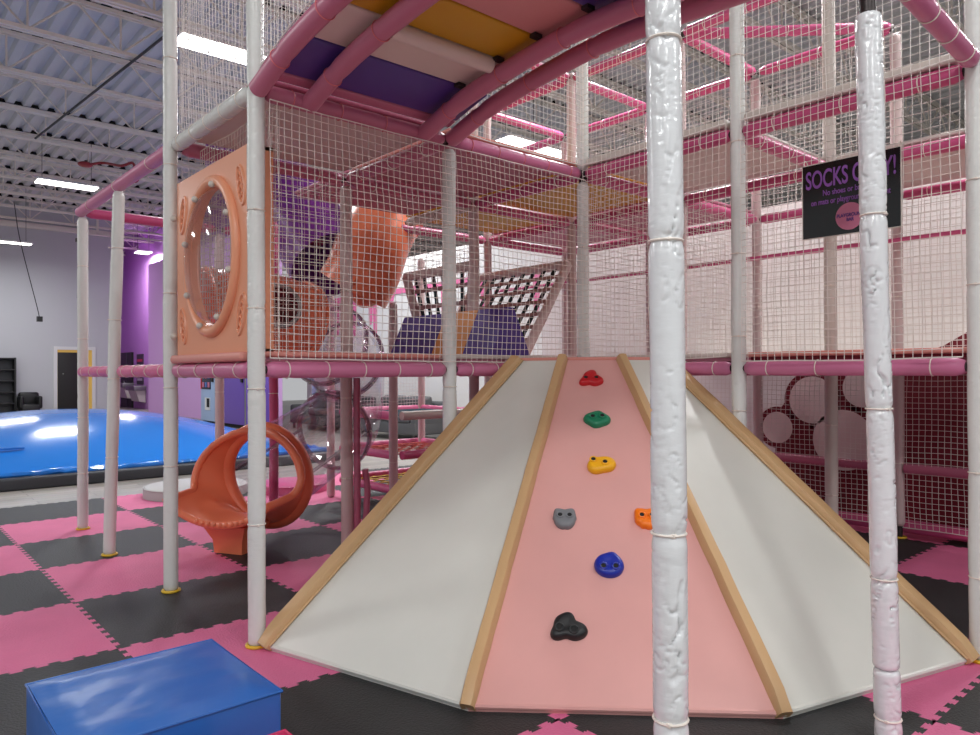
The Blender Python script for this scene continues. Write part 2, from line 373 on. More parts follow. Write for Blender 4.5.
# ------------------------------------------------------------------ padded posts and rails
def nz(x, y, z): return noise.noise(Vector((x, y, z)))
def sleeve_r(R, seed, ties, wr=.05, L0=0):
    def f(L, a):
        z = L+L0
        ca, sa = cos(a), sin(a)
        q1 = nz(ca*.9+seed, sa*.9, z*11+.25*sin(a*2+seed)); q2 = nz(ca*1.6-seed, sa*1.6, z*19+3)
        m1 = max(0, nz(seed+ca*.8, sa*.8+7, z*4)+.25)
        cr = math.exp(-(q1/.035)**2)*m1+.6*math.exp(-(q2/.04)**2)*max(0, nz(seed-ca, sa, z*5+9)+.2)
        r = R*(1+wr*.5*q1*m1-wr*2.1*cr+.03*nz(seed, 3.3, z*3))
        for t in ties: r -= R*.10*math.exp(-((z-t)/.018)**2)
        return r
    return f
def post(ix, iy, label, z1, z0=.0, R=.0445, m='vinyl_white', ties=(.5,1.0,1.9,2.4,3.3), ring=True, wr=.05, cuts=(), pipe=None, rows=90, off=(0,0), lean=(0,0), extra=None, n=18):
    x, y = ix*G+off[0], iy*G+off[1]
    t = thing('padded_post', label, 'post', (x, y, 0), 'padded posts of the play frame')
    segs = []; a = z0
    for c0, c1 in cuts: segs.append((a, c0)); a = c1
    segs.append((a, z1))
    for a, b in segs:
        k = max(6, int(rows*(b-a)/2.8)); sd = ix*3.1+iy*7.7
        def fz(z): return (x+lean[0]*z/z1+.004*nz(sd, z*1.4, 0), y+lean[1]*z/z1+.004*nz(z*1.4, sd, 5), z)
        pts = [fz(a+(b-a)*q/k) for q in range(k+1)]
        sr = sleeve_r(R, sd, [q for q in ties if a < q < b], wr, a)
        L = b-a
        def rr(l, ang, sr=sr, L=L):
            e = min(l, L-l)
            return sr(l, ang)*(1 if e > .02 else .72+.28*math.sqrt(max(0, 1-(1-e/.02)**2)))
        MB().sweep(pts, rr, n).build('foam_sleeve', m, t, True, 75)
    for q in ties:
        for a, b in segs:
            if a < q < b:
                px = (x+lean[0]*q/z1, y+lean[1]*q/z1, q)
                tb = MB().ring(px, (0,0,1), R*.97, .0035, 20, 6, ux=(1,0,0))
                dx, dy = -1.572-x, -3.603-y; dl = math.hypot(dx, dy)
                an = math.atan2(dy, dx)+.15*((int(q*100)) % 3-1)
                tb.box((x+cos(an)*R*.99-.006,y+sin(an)*R*.99-.006,q-.005),(x+cos(an)*R*.99+.006,y+sin(an)*R*.99+.006,q+.005),.001)
                tb.build('cable_tie', 'tie', t)
    if ring: MB().ring((x,y,.008), (0,0,1), R*1.12, .009, 24, 8, ux=(1,0,0)).build('base_ring', 'yellow_ring', t)
    for a, b in (pipe or []): MB().cyl((x+lean[0]*a/z1,y+lean[1]*a/z1,a),(x+lean[0]*b/z1,y+lean[1]*b/z1,b),R*.62,14).build('steel_pipe', 'steel', t)
    return t
TOP = 4.3
post(0,0,'white padded post at front corner beside the left slide, behind blue cube', TOP, ties=(.62,1.31,1.72,2.22,2.85), rows=120, n=22)
post(0,1,'white padded post on left side of the orange oval-window panel', TOP, off=(-.017,.015), ties=(.8,1.3,1.9,2.72,3.4))
post(0,2,'white padded post of the open left frame, second from its far end', Z2-.05, ties=(.75,1.35,1.8,2.35), lean=(.055,-.048), off=(-.059,.051))
post(0,3,'slim white padded post at the far left end of open pink frame', Z2-.05, ties=(.5,1.0,1.7,2.35), wr=.06, off=(.016,-.014))
post(0,-2,'large white padded post standing in foreground before the pink climbing panel', TOP, m='vinyl_shiny', R=.0445, ties=(.51,.98,1.72,2.23,3.1), ring=True, wr=.10, rows=640, n=48, off=(.005,.002), lean=(-.03,.004))
post(1,-2,'white crinkled padded post in front of the socks sign, dark pipe above', 2.70, m='vinyl_shiny', R=.0455, ties=(.12,.63,1.25,1.96), ring=True, wr=.2, rows=600, n=44, pipe=[(2.68,2.9)], off=(.045,-.036), lean=(-.046,.037), cuts=[(.300,.302)])
post(1,0,'white padded post holding right foot of bridge, left slide edge below it', Z2-.06, ties=(1.3,1.9,2.3), rows=120)
post(2,0,'white padded post at inner corner straight above the ramp top', TOP, cuts=[(Z2-.06,Z2+.03)], pipe=[(Z2-.08,Z2+.05)], ties=(1.7,2.3,3.2))
post(2,-1,'white padded post between right white slide and the right deck', TOP, cuts=[], ties=(1.15,1.6,2.1,2.78,3.3), wr=.06, pipe=None)
post(2,-2,'white padded post cut by the right edge of picture', TOP, ties=(.4,.9,1.8,2.3), m='vinyl_white')
t = post(1,1,'pale padded post with pink strip right of the orange slide exit', Z2-.05, m='vinyl_pale', ties=(.6,1.2,2.0), R=.046)
MB().sweep([(1.31,1.205,q*.05) for q in range(0,28)], lambda L, a: .026*(1+.12*nz(cos(a),sin(a),L*14)), 12).build('pink_sleeve', 'dusk', t)
MB().sweep(spline([(1.37,1.19,.22),(1.39,1.19,.5),(1.37,1.19,.66)],6), lambda L, a: .024*(1+.25*nz(cos(a)*2,sin(a)*2,L*22)), 12).build('loose_pink_wrap', 'dusk', t)
post(1,2,'hot pink padded post behind right side of orange slide ring', Z2-.05, m='hot', ties=(.7,1.2,2.), ring=False, off=(.15,.33), R=.042)
post(1,3,'pale pink padded post in front of the vending machines', Z2-.05, m='vinyl_pale', ties=(.6,1.2,2.))
post(2,1,'pale padded post behind net, right of foam wedge purple end', TOP, m='vinyl_pale', ties=(.6,2.,), ring=False)
post(2,2,'pale padded post at front corner of the webbed step platforms', 2.08, m='vinyl_pale', ties=(.5,1.1,2.), ring=False)
post(2,3,'pale pink padded post at left rear of webbed step platforms', Z2-.05, m='vinyl_pale', ties=(.5,1.1), ring=False)
post(3,3,'pale pink padded post at right rear of the webbed step platforms', Z2-.05, m='vinyl_pale', ties=(.5,1.1), ring=False)
post(3,2,'pale padded post behind left end of the dark green web ramp', TOP, m='vinyl_pale', ties=(2.,), ring=False)
post(3,1,'pale padded post just left of the inner corner post, behind net', TOP, m='vinyl_pale', ties=(2.,), ring=False)
post(3,0,'pale padded post partly behind the large foreground post', Z3-.06, m='vinyl_pale', ties=(2.,3.2), ring=False)
post(4,0,'pale padded post behind the post at right slide side', Z3-.06, m='vinyl_pale', ties=(2.,3.2), ring=False)
post(3,-1,'grey looking padded post in front of painted circles under right deck', TOP, m='vinyl_cream', ties=(.5,1.0,2.,3.2), ring=False, wr=.08)
post(4,-1,'pale padded post with yellow foot at back under right deck', Z3-.06, m='vinyl_pale', ties=(.62,2.,3.2), z0=.1, pipe=[(.0,.12)])
post(4,1,'pale padded rear post hidden behind large foreground post', Z3-.06, m='vinyl_pale', ties=(2.,), ring=False)
post(4,2,'pale padded rear post glimpsed left of the inner corner post', Z3-.06, m='vinyl_pale', ties=(2.,), ring=False)

NN = {(0,0):'the front corner post',(0,1):'oval panel post',(0,2):'open frame middle post',(0,3):'far left post',(1,0):'the bridge post',(2,0):'inner corner post',(2,-1):'right slide post',(2,-2):'right edge post',(1,-2):'the sign post',
 (1,1):'pink-strip post',(1,2):'hot pink post',(1,3):'vending machine post',(2,1):'foam wedge post',(2,2):'step platform post',(2,3):'left rear step post',(3,3):'right rear step post',(3,0):'half hidden post',(3,1):'web ramp post',(3,2):'web ramp left post',(4,0):'back wall post',(3,-1):'painted circles post',(4,-1):'yellow foot post',(4,1):'rear hidden post',(4,2):'rear left post',(4,3):'rear last post',(3,-2):'right rear corner',(4,-2):'right back corner'}
LV = {Z1:'deck-level', Z2:'upper', Z3:'top'}
def rail(a, b, z, m, cname, R=.045, z2=None, wr=.03, nt=4, gap=.05, label=None, n=14, tiem='tie', t0=0, t1=0):
    z2 = z if z2 is None else z2
    A = Vector((a[0]*G, a[1]*G, z)); B = Vector((b[0]*G, b[1]*G, z2)); d = (B-A).normalized(); A = A+d*(gap+t0); B = B-d*(gap+t1)
    lab = label or '%s padded %s rail from %s to %s' % (cname, LV.get(z, 'lower'), NN[a], NN[b])
    L = (B-A).length; mid = (A+B)/2
    t = thing('padded_rail', lab, 'rail', (mid.x, mid.y, min(A.z,B.z)-R), 'padded rails of the play frame')
    k = max(8, int(L*26)); ties = [L*(q+.5)/nt for q in range(nt)]
    sr = sleeve_r(R, a[0]*2.3+b[1]*5.1+z, ties, wr)
    def rr(l, ang):
        e = min(l, L-l); return sr(l, ang)*(1 if e > .02 else .72+.28*math.sqrt(max(0, 1-(1-e/.02)**2)))
    MB().sweep([A+(B-A)*q/k for q in range(k+1)], rr, n).build('foam_sleeve', m, t, True, 75)
    MB().cyl(A-d*gap*.55, A+d*.02, R*.5, 10).cyl(B-d*.02, B+d*gap*.55, R*.5, 10).build('steel_fitting', 'steel', t)
    for q in ties: MB().ring(A+d*q, d, R*.985, .0032, 18, 5).build('cable_tie', tiem, t)
    return t
# deck level
rail((0,0),(0,1),Z1,'mauve','mauve pink',nt=4,wr=.04)
rail((0,1),(0,2),Z1,'pink','crinkled pink',wr=.12)
rail((0,2),(0,3),Z1,'pink','crinkled pink',wr=.12)
rail((0,0),(1,0),Z1,'mauve','mauve pink',nt=5)
rail((1,0),(2,0),Z1,'mauve','mauve pink',nt=2,t1=.72)
rail((2,0),(2,-1),Z1,'mauve','mauve pink',nt=2,t0=.72)
rail((2,-1),(2,-2),Z1,'mauve','mauve pink',nt=4)
rail((0,1),(1,1),Z1,'dusk','dusky pink'); rail((1,0),(1,1),Z1,'dusk','dusky pink'); rail((1,1),(2,1),Z1,'dusk','dusky pink'); rail((2,0),(2,1),Z1,'dusk','dusky pink')
rail((2,-1),(3,-1),Z1,'hot','hot pink')
# upper level
rail((0,0),(0,1),Z2,'vinyl_white','white',nt=5)
rail((0,1),(0,3),Z2,'mauve','shiny mauve pink',nt=3,wr=.02,t1=-.09)
rail((0,3),(1,3),Z2,'hot','hot pink',nt=2); rail((1,3),(2,3),Z2,'hot','hot pink',nt=2)
rail((0,0),(1,0),Z2,'dusk','dusky pink',tiem='tie_pink'); rail((1,0),(2,0),Z2,'mauve','mauve pink',nt=5,tiem='tie_pink')
rail((2,0),(2,-1),Z2,'hot','hot pink',nt=3); rail((2,-1),(2,-2),Z2,'hot','hot pink',nt=3)
rail((2,-2),(1,-2),Z2+.02,'mauve','mauve pink',z2=Z2+.12,nt=5,label='mauve pink padded tube sloping into the upper right corner of the picture')
for a, b in (((0,1),(1,1)),((1,0),(1,1)),((1,1),(2,1)),((2,0),(2,1)),((2,0),(3,0)),((2,1),(3,1)),((2,-1),(3,-1)),((3,-1),(3,0)),((3,0),(3,1)),((3,-1),(3,-2)),((4,-1),(4,-2)),((4,-1),(4,0)),((4,0),(4,1)),((4,1),(4,2)),((3,0),(4,0)),((3,1),(4,1)),((3,-1),(4,-1)),((2,2),(3,2)),((3,1),(3,2)),((3,2),(4,2))):
    rail(a, b, Z2, 'hot' if a[0] >= 2 else 'dusk', 'hot pink' if a[0] >= 2 else 'dusky pink', nt=3, n=10)
rail((2,1),(2,2),Z2,'vinyl_cream','cream',nt=3,t1=.22)
# top level
for a, b in (((3,-1),(3,0)),((3,0),(3,1)),((3,1),(3,2)),((3,0),(4,0)),((3,1),(4,1)),((3,2),(4,2)),((4,-1),(4,0)),((4,0),(4,1)),((4,1),(4,2)),((4,2),(4,3)),((2,1),(3,1))):
    rail(a, b, Z3, 'hot', 'hot pink', nt=3, n=10)
rail((3,0),(4,-1),Z3,'hot','hot pink diagonal',nt=3,n=10)
# back wall rails at x = 5
def back_rail(z, y0, y1, m, label, R=.04, x=5.):
    t = thing('padded_rail', label, 'rail', (x,(y0+y1)/2,z-R), 'padded rails of the play frame')
    k = int(abs(y1-y0)*14)
    MB().sweep([(x,y0+(y1-y0)*q/k,z) for q in range(k+1)], sleeve_r(R, z, [], .03), 12).build('foam_sleeve', m, t, True, 75)
    return t
back_rail(2.46, -2.45, 3.7, 'pink', 'thin pink rail crossing high in front of the white back wall', .02, 5.0-.07)
back_rail(.58, -1.2, .0-.05, 'dusk', 'dusky pink low rail in front of the painted circles', .042)
back_rail(.58, -2.45, -1.3, 'dusk', 'dusky pink low rail right of the yellow foot post', .042)
back_rail(.09, -2.45, .0, 'hot', 'hot pink floor rail at foot of the crimson mural', .055, 5.06)

# ------------------------------------------------------------------ nets
def net(label, o, u, v, w, h, cell=.042, sag=.03, mname='net', r=.0021, bottom=None, seed=0, loc=None, top=None):
    o, u, v = Vector(o), Vector(u).normalized(), Vector(v).normalized(); nn = u.cross(v)
    nu, nv = int(round(w/cell)), int(round(h/cell)); mb = MB()
    def pt(a, b):
        s = a/w; t = b/h
        bump = sag*(sin(PI*s)*sin(PI*t))+.012*nz(a*2.2+seed, b*2.2, seed)*min(1, 6*s*(1-s)*4)
        du = .010*nz(a*3+seed, b*3, 9.1)+.5*sag*sin(PI*t)*(.5-s)*.6; dv = -.35*sag*4*s*(1-s)+.010*nz(b*3, a*3+seed, 4.2)
        return o+u*(a+du)+v*(b+dv)+nn*bump
    for i in range(nu+1):
        a = w*i/nu; b0 = bottom(a) if bottom else 0; b1 = top(a) if top else h
        if b1-b0 < .05: continue
        k = max(4, int((b1-b0)/.08)); mb.sweep([pt(a, b0+(b1-b0)*q/k) for q in range(k+1)], r, 4, caps=False)
    for j in range(nv+1):
        b = h*j/nv; k = max(4, int(w/.08)); run = []
        for q in range(k+1):
            a = w*q/k; ok = (not bottom or b >= bottom(a)) and (not top or b <= top(a))
            if ok: run.append(pt(a, b))
            if (not ok or q == k) and len(run) > 1: mb.sweep(run, r, 4, caps=False)
            if not ok: run = []
    # border rope
    mb.sweep([pt(w*q/16, bottom(w*q/16) if bottom else 0) for q in range(17)], r*1.7, 5); mb.sweep([pt(w*q/16, top(w*q/16) if top else h) for q in range(17)], r*1.7, 5)
    ob = mb.build('safety_net', mname, None, False); recenter(ob, loc or (o+u*w*.5)); tag(ob, label, 'net', 'safety nets of the play frame')
    return ob
F = .055
net('cream safety net between front corner post and inner corner post, below upper rails', (.05,-F,Z1+.06), (1,0,0), (0,0,1), 2.42, 1.32, seed=1)
net('white safety net over the rail right of the bridge, up to the top', (1.3,-F,Z2+.05), (1,0,0), (0,0,1), 1.15, 1.38, seed=2, mname='net_w')
net('cream safety net behind right side of ramp top, below upper rail', (2.5-F,-.05,Z1+.075), (0,-1,0), (0,0,1), 1.15, 1.41, seed=3)
net('cream safety net carrying the socks sign above the right deck', (2.5-F,-1.30,Z1+.045), (0,-1,0), (0,0,1), 1.15, 1.44, seed=4, sag=.012)
net('white upper safety net between inner corner post and right slide post', (2.5-F,-.05,Z2+.058), (0,-1,0), (0,0,1), 1.15, 1.38, seed=5, mname='net_w')
net('white upper safety net between right slide post and right edge post', (2.5-F,-1.30,Z2+.058), (0,-1,0), (0,0,1), 1.15, 1.38, seed=6, mname='net_w')
net('cream safety net behind the orange panel and its oval window', (.15,1.2,Z1+.05), (0,-1,0), (0,0,1), 1.15, 1.37, sag=.01, seed=7)
net('white upper safety net above the orange oval-window panel', (0.02,1.2,Z2+.05), (0,-1,0), (0,0,1), 1.15, 1.38, seed=8, mname='net_w')
net('white upper safety net one bay behind the bridge left foot', (.05,1.25,Z2+.05), (1,0,0), (0,0,1), 1.15, 1.38, seed=9, mname='net_w')
net('cream safety net across the bay behind the orange panel', (.05,1.25,Z1+.05), (1,0,0), (0,0,1), 1.15, 1.36, seed=10)
net('white safety net in front of the crimson mural and painted circles', (5.0,1.2,.1), (0,-1,0), (0,0,1), 3.65, 1.3, seed=11, cell=.045)
net('pale safety net on the back of frame before the white wall', (5.0,3.7,Z1+.05), (0,-1,0), (0,0,1), 6.15, 1.36, seed=12, cell=.045)
net('white upper safety net at the very back of the frame', (5.0,3.7,Z2+.05), (0,-1,0), (0,0,1), 5., 1.36, seed=13, cell=.045, mname='net_w')
net('pale safety net crossing behind the inner corner post', (2.55,0.02,Z1+.05), (1,0,0), (0,0,1), 2.4, 1.36, seed=14, cell=.045)
net('pale safety net panel behind the cream rail over foam wedge', (2.5+.0,2.2,Z2-.62), (0,-1,0), (0,0,1), .9, .58, seed=15, sag=.01)
net('grey safety net low behind the webbed step platforms', (2.55,3.75,.98), (1,0,0), (0,0,1), 1.15, .4, seed=16, sag=.01)

# ------------------------------------------------------------------ deck mats (underside visible from below on the upper level)
def deck(ci, cj, z, m, label, th=.05, pad=None, x0=.0, y0=.0, x1=0., y1=0.):
    a = (ci*G+.03+x0, cj*G+.03+y0, z+.047); b = ((ci+1)*G-.03-x1, (cj+1)*G-.03-y1, z+.047+th)
    t = thing('deck_pad', label, 'deck pad', ((a[0]+b[0])/2,(a[1]+b[1])/2,a[2]), 'deck pads')
    MB().box((a[0]+.02,a[1]+.02,a[2]), (b[0]-.02,b[1]-.02,a[2]+.02)).build('deck_board', m, t, False)
    MB().box((a[0],a[1],a[2]+.02), b, .012).build('pad', pad or m, t)
    return t
deck(0,0,Z1,'deck_pink','peach deck pad beside the oval-window panel',pad='peach')
deck(1,0,Z1,'deck_pink','white deck pad just left of the ramp top',pad='vinyl_cream')
deck(2,-1,Z1,'deck_pink','white deck pad just right of the ramp top',pad='vinyl_cream')
deck(2,-2,Z1,'crimson','peach deck pad under the socks sign',pad='peach')
deck(2,0,Z1,'deck_pink','peach deck pad behind the inner corner post',pad='peach')
deck(1,1,Z1,'deck_pink','peach deck pad carrying the foam wedge left half',pad='peach',y1=.82)
deck(3,-2,Z1,'crimson','peach deck pad at right back before the white wall',pad='peach')
deck(3,-1,Z1,'deck_pink','white deck pad behind the right slide post',pad='vinyl_cream')
for j_, l_ in ((-2,'right'),(-1,'middle'),(0,'left')):  # pads added out of sight to keep the lower mural wall in shade
    deck(4,j_,Z1,'deck_pink','added narrow pad shading the lower back wall, %s of three' % l_,pad='vinyl_cream',x1=.42)
deck(0,0,Z2,'deck_cream','cream underside deck panel under the left foot of the bridge',pad='dusk')
deck(1,0,Z2,'deck_pink','dusky pink underside deck panel right of the bridge foot',pad='peach')
deck(1,1,Z2,'deck_pink','dusky pink underside deck panel above foam wedge',y1=.3)
deck(2,0,Z2,'deck_gold','gold underside deck panel behind inner corner post top')
deck(2,1,Z2,'deck_gold','gold underside deck panel above the web ramps',y1=.15)
deck(3,0,Z2,'deck_pink','dusky pink underside deck panel at the back near white wall')
deck(3,1,Z2,'deck_pink','dusky pink underside deck panel in the rear corner')
deck(2,-1,Z2,'deck_cream','cream underside deck panel left of the right slide post',pad='vinyl_cream')
deck(3,-2,Z2,'deck_cream','cream underside deck panel seen right of the socks sign',pad='vinyl_cream')
# cream edge pad on upper right rail
for a, b, lab in ((-.06,-1.19,'cream edge pad on the hot pink rail left of right slide post'),(-1.31,-2.44,'cream edge pad on the hot pink rail above the socks sign')):
    o = MB().box((2.46,b,Z2+.047),(2.53,a,Z2+.10),.015).build('edge_pad', 'vinyl_cream'); recenter(o, (2.5,(a+b)/2,Z2+.047)); tag(o, lab, 'pad')

# ------------------------------------------------------------------ arched bridge
AP = [(0,2.835),(.4,2.94),(.9,3.0),(1.35,3.02),(1.95,2.985),(2.5,2.95)]
def arc_z(t):
    for (a, b), (c, d) in zip(AP, AP[1:]):
        if t <= c: 
            s = (t-a)/(c-a); s0 = s
            return b+(d-b)*s
    return AP[-1][1]
ARC = spline([(0, -t, z) for t, z in AP], 8)
def arcp(t):
    best = min(range(len(ARC)-1), key=lambda i: 0 if -ARC[i].y <= t <= -ARC[i+1].y else 9+abs(-ARC[i].y-t))
    a, b = ARC[best], ARC[best+1]; s = (t+a.y)/(a.y-b.y); return a.z+(b.z-a.z)*s
br = thing('arched_bridge', 'arched bridge overhead with pink tubes and striped purple, white, yellow panels', 'bridge', (.62,-1.25,2.8))
for k, (x, z_off) in enumerate(((.0,.0),(.285,-.012),(1.035,-.012),(1.25,-.0))):
    pts = [(x, p.y-.03, p.z+z_off) for p in ARC]
    a = MB().sweep(pts, sleeve_r(.049, k*4.4, [.3,.75,1.2,1.7,2.2], .035), 16).build('arch_tube', 'dusk', br, True, 75)
    for tt in (.25,.7,1.15,1.6,2.1):
        d = Vector((0,-1,(arcp(tt+.05)-arcp(tt-.05))/.1)).normalized()
        MB().ring((x,-tt-.03,arcp(tt)+z_off), d, .05, .003, 20, 5).build('cable_tie', 'tie_pink', a)
cols = [('dusk',.03,.10),('purple',.105,.40),('bridge_white',.41,.72),('gold',.73,1.0),('bridge_peach',1.01,1.34),('purple',1.35,1.66),('bridge_white',1.67,1.95),('gold',1.96,2.22),('purple',2.23,2.48)]
for c, t0, t1 in cols:
    z0, z1 = arcp(t0)+.055, arcp(t1)+.055
    ey = Vector((0,-(t1-t0),z1-z0)); up = Vector((0, z1-z0, t1-t0)).normalized()
    MB().obox((.08,-t0,z0), (1.15,0,0), ey, up*.06, .012).build('deck_panel', c, br)
for t0 in (.41,.73,1.01,1.35):
    for x in (1.10,):
        MB().box((.97,-t0-.04,arcp(t0)+.035),(1.02,-t0+.0,arcp(t0)+.053)).build('bracket', 'steel', br, False)
z = arcp(.68)+.03
MB().sweep([(.36+.62*q/14,-.70,z) for q in range(15)], lambda L, a: .042*(1+.08*nz(L*6,cos(a),sin(a))), 14).build('rolled_pad', 'bridge_white', br)
net('white safety net rising from the left edge of the bridge', (-.0,-.06,Z2+.03), (0,-1,0), (0,0,1), 2.3, 1.3, seed=21, bottom=lambda a: arcp(min(2.45,a+.06))-Z2+.06, mname='net_w')

# ------------------------------------------------------------------ quarter-cone ramp
Q = Vector((2.458,-.052,0)); RT = .70; ZT = 1.47
def rp(r, a, z): return Q+Vector((-r*cos(R_(a)), -r*sin(R_(a)), z))
RBs = [2.45,2.44,2.435,2.43]
Bp = [rp(RBs[i], i*30, .035) for i in range(4)]; Tp = [rp(RT, i*30, ZT) for i in range(4)]
rampT = thing('climbing_ramp', 'fan-shaped soft ramp with two white slides and pink climbing panel between', 'ramp', (1.7,-.8,0))
nrm = []
for i, (nm, m, lab) in enumerate((('slide_panel','slide_white','left white slide face'),('climbing_panel','climb_pink','pink face with holds'),('slide_panel','slide_white','right white slide face'))):
    a, b, c, d = Bp[i], Bp[i+1], Tp[i+1], Tp[i]
    n = (b-a).cross(d-a).normalized(); n = n if n.z > 0 else -n; nrm.append(n)
    NV = 14; vs = []; fs = []
    for k in range(NV+1):
        t = k/NV; l = a+(d-a)*t; r = b+(c-b)*t
        for q in range(9):
            s = q/8; sagz = -.012*sin(PI*t)*sin(PI*s)
            vs.append(l+(r-l)*s+n*sagz)
    for k in range(NV):
        for q in range(8): fs.append((k*9+q, k*9+q+1, (k+1)*9+q+1, (k+1)*9+q))
    mb = MB().add(vs, fs)
    base = len(vs); vs2 = [v-n*.035 if v.z > .06 else Vector((v.x,v.y,.0)) for v in vs]
    mb2 = MB().add(vs+vs2, fs+[tuple(x+base for x in f[::-1]) for f in fs]+[(q, q+1, base+q+1, base+q) for q in range(8)]+[(NV*9+q+1, NV*9+q, base+NV*9+q, base+NV*9+q+1) for q in range(8)]+[((k+1)*9, k*9, base+k*9, base+(k+1)*9) for k in range(NV)]+[(k*9+8,(k+1)*9+8, base+(k+1)*9+8, base+k*9+8) for k in range(NV)])
    o = mb2.build(nm, m, rampT); o['label'] = lab
    # welted hem along the bottom
    MB().sweep([a+(b-a)*(q/10)+Vector((0,0,-.012)) for q in range(11)], .013, 8).build('bottom_hem', m, rampT)
strips = []
for i in range(4):
    a, b = Bp[i], Tp[i]; e = (b-a).normalized()
    n = nrm[0] if i == 0 else nrm[2] if i == 3 else (nrm[i-1]+nrm[i]).normalized()
    sd = e.cross(n).normalized(); wd = .062 if i in (1,2) else .085; h = .05
    o0 = 0 if i in (1,2) else (.03 if i == 0 else -.03)
    # path with rounded foot
    L = (b-a).length; mb = MB(); K = 26; vs = []; fs = []
    prof = [(-.5,-.55),(-.5,.55),(-.36,.92),(0,1.0),(.36,.92),(.5,.55),(.5,-.55)]
    for k in range(K+1):
        s = -.02+(L+.012)*k/K; hh = h*(math.sqrt(max(.02, 1-(1-min(1, (s+.03)/.07))**2)) if s < .04 else 1)
        wob = .004*nz(k*.7, i*3.1, 0)
        for p, q in prof: vs.append(a+e*s+sd*(p*wd+o0+wob)+n*(q*hh if q > 0 else q*.06))
    m_ = len(prof)
    for k in range(K):
        for p in range(m_): r = (p+1) % m_; fs.append((k*m_+p, k*m_+r, (k+1)*m_+r, (k+1)*m_+p))
    fs += [tuple(range(m_)), tuple(K*m_+p for p in range(m_))]
    mb.add([Vector((v.x,v.y,max(.002,v.z))) for v in vs], fs)
    o = mb.build('edge_strip', 'tan', rampT, True, 35); o['label'] = 'tan padded edge strip'
    if i in (0, 3):
        s_ = MB().sweep([a+e*(L*k/12)+sd*(o0+(wd*.5+.004)*(1 if i == 0 else -1))+n*.012 for k in range(13)], .006, 6).build('piping', 'tan', o)
for ang, nm in ((0,'side_panel'),(90,'side_panel')):
    off = Vector((0,-.02,0)) if ang == 0 else Vector((-.02,0,0))
    a, b = Bp[0 if ang == 0 else 3], Tp[0 if ang == 0 else 3]; f1 = Vector((b.x,b.y,.0))
    MB().prism([a+Vector((0,0,-.033)), f1, Vector((b.x,b.y,ZT-.05)), a+Vector((0,0,.0))], off).build(nm, 'tan', rampT, False)
tp = [rp(RT, q*90/12, ZT-.02) for q in range(13)]
MB().prism([rp(RT-.0, i*30, ZT-.035) for i in range(4)]+[rp(.1,90,ZT-.035),rp(.1,0,ZT-.035)], (0,0,.03)).build('top_platform', 'peach', rampT, False)
MB().sweep([Tp[i]+Vector((0,0,.0)) for i in range(4)], .012, 8).build('top_trim', 'peach', rampT)
# climbing holds
ex = Vector((.7071,-.7071,0)); n1 = nrm[1]; ey = n1.cross(ex).normalized(); m0 = (Bp[1]+Bp[2])/2
if ey.z < 0: ey = -ey
def hold(u, v, shape, m, lab, size, holes, rot=0):
    c = m0+ex*(u-.004)+ey*(v-.002-.018*v)-n1*.010
    cr, sr = cos(rot), sin(rot)
    def W(x, y, z): return c+ex*((x*cr-y*sr)*size)+ey*((x*sr+y*cr)*size)+n1*(z*size)
    N = 48; rings = [(1.0,0),(1.03,.2),(.98,.38),(.86,.5),(.62,.53),(.35,.5),(.12,.48)]
    vs = []; fs = []
    for s, z in rings:
        for k in range(N):
            a = 2*PI*k/N; r = shape(a)*s
            zz = z
            vs.append(W(r*cos(a), r*sin(a), zz))
    for i in range(len(rings)-1):
        for k in range(N): l = (k+1) % N; fs.append((i*N+k, i*N+l, (i+1)*N+l, (i+1)*N+k))
    fs.append(tuple((len(rings)-1)*N+k for k in range(N)))
    o = MB().add(vs, fs).build('climbing_hold', m, rampT, True, 60); o['label'] = lab
    for hx, hy in holes:
        p = W(hx, hy, .51); mb = MB().ring(p+n1*size*.03, n1, size*.23, size*.07, 20, 8); mb.build('hole_rim', m, o)
        MB().cyl(W(hx,hy,.4), W(hx,hy,.565), size*.2, 16).build('bolt_hole', 'dark', o)
lob = lambda n, d, ph, base=.85: (lambda a: base+d*cos(n*(a-ph)))
hold(-.012,2.046, lambda a: .86+.2*cos(3*(a-PI/2))+.08*cos(5*a+.4), 'h_red', 'red three-lobed climbing hold at the top', .072, [(-.45,-.12),(.42,-.12)])
hold(.002,1.688, lambda a: .88+.13*abs(cos(a))-.13*abs(sin(a))+.07*cos(4*a+.6), 'h_green', 'green climbing hold below the red one', .072, [(-.36,.05),(.4,.12)])
hold(-.004,1.333, lambda a: .86+.2*cos(2*(a-.2))-.1*cos(a-2.4)+.05*cos(3*a), 'h_yellow', 'yellow climbing hold in the middle', .072, [(-.5,.25),(.35,.0)])
hold(-.205,.961, lambda a: .88+.2*math.exp(-((a-.85)/.3)**2)+.2*math.exp(-((a-2.29)/.3)**2)-.12*math.exp(-((a-PI/2)/.3)**2)-.07*math.exp(-((a-4.71)/.14)**2)-.06*cos(2*a)*(a > PI), 'h_grey', 'grey cat-eared climbing hold on the left', .066, [(-.36,.12),(.36,.12)])
hold(.205,.965, lambda a: .88+.22*math.exp(-((a-.8)/.3)**2)+.22*math.exp(-((a-2.34)/.3)**2)-.12*math.exp(-((a-PI/2)/.3)**2)-.08*math.exp(-((a-4.5)/.14)**2)-.08*math.exp(-((a-5.2)/.14)**2)-.08*math.exp(-((a-3.9)/.14)**2), 'h_orange', 'orange climbing hold beside the foreground post', .068, [(-.38,.1),(.36,.12)])
hold(-.004,.681, lambda a: .9+.16*math.exp(-((a-1.25)/.4)**2)+.05*cos(2*a), 'h_blue', 'blue climbing hold with a ridge', .072, [(-.4,-.25),(.4,-.25)])
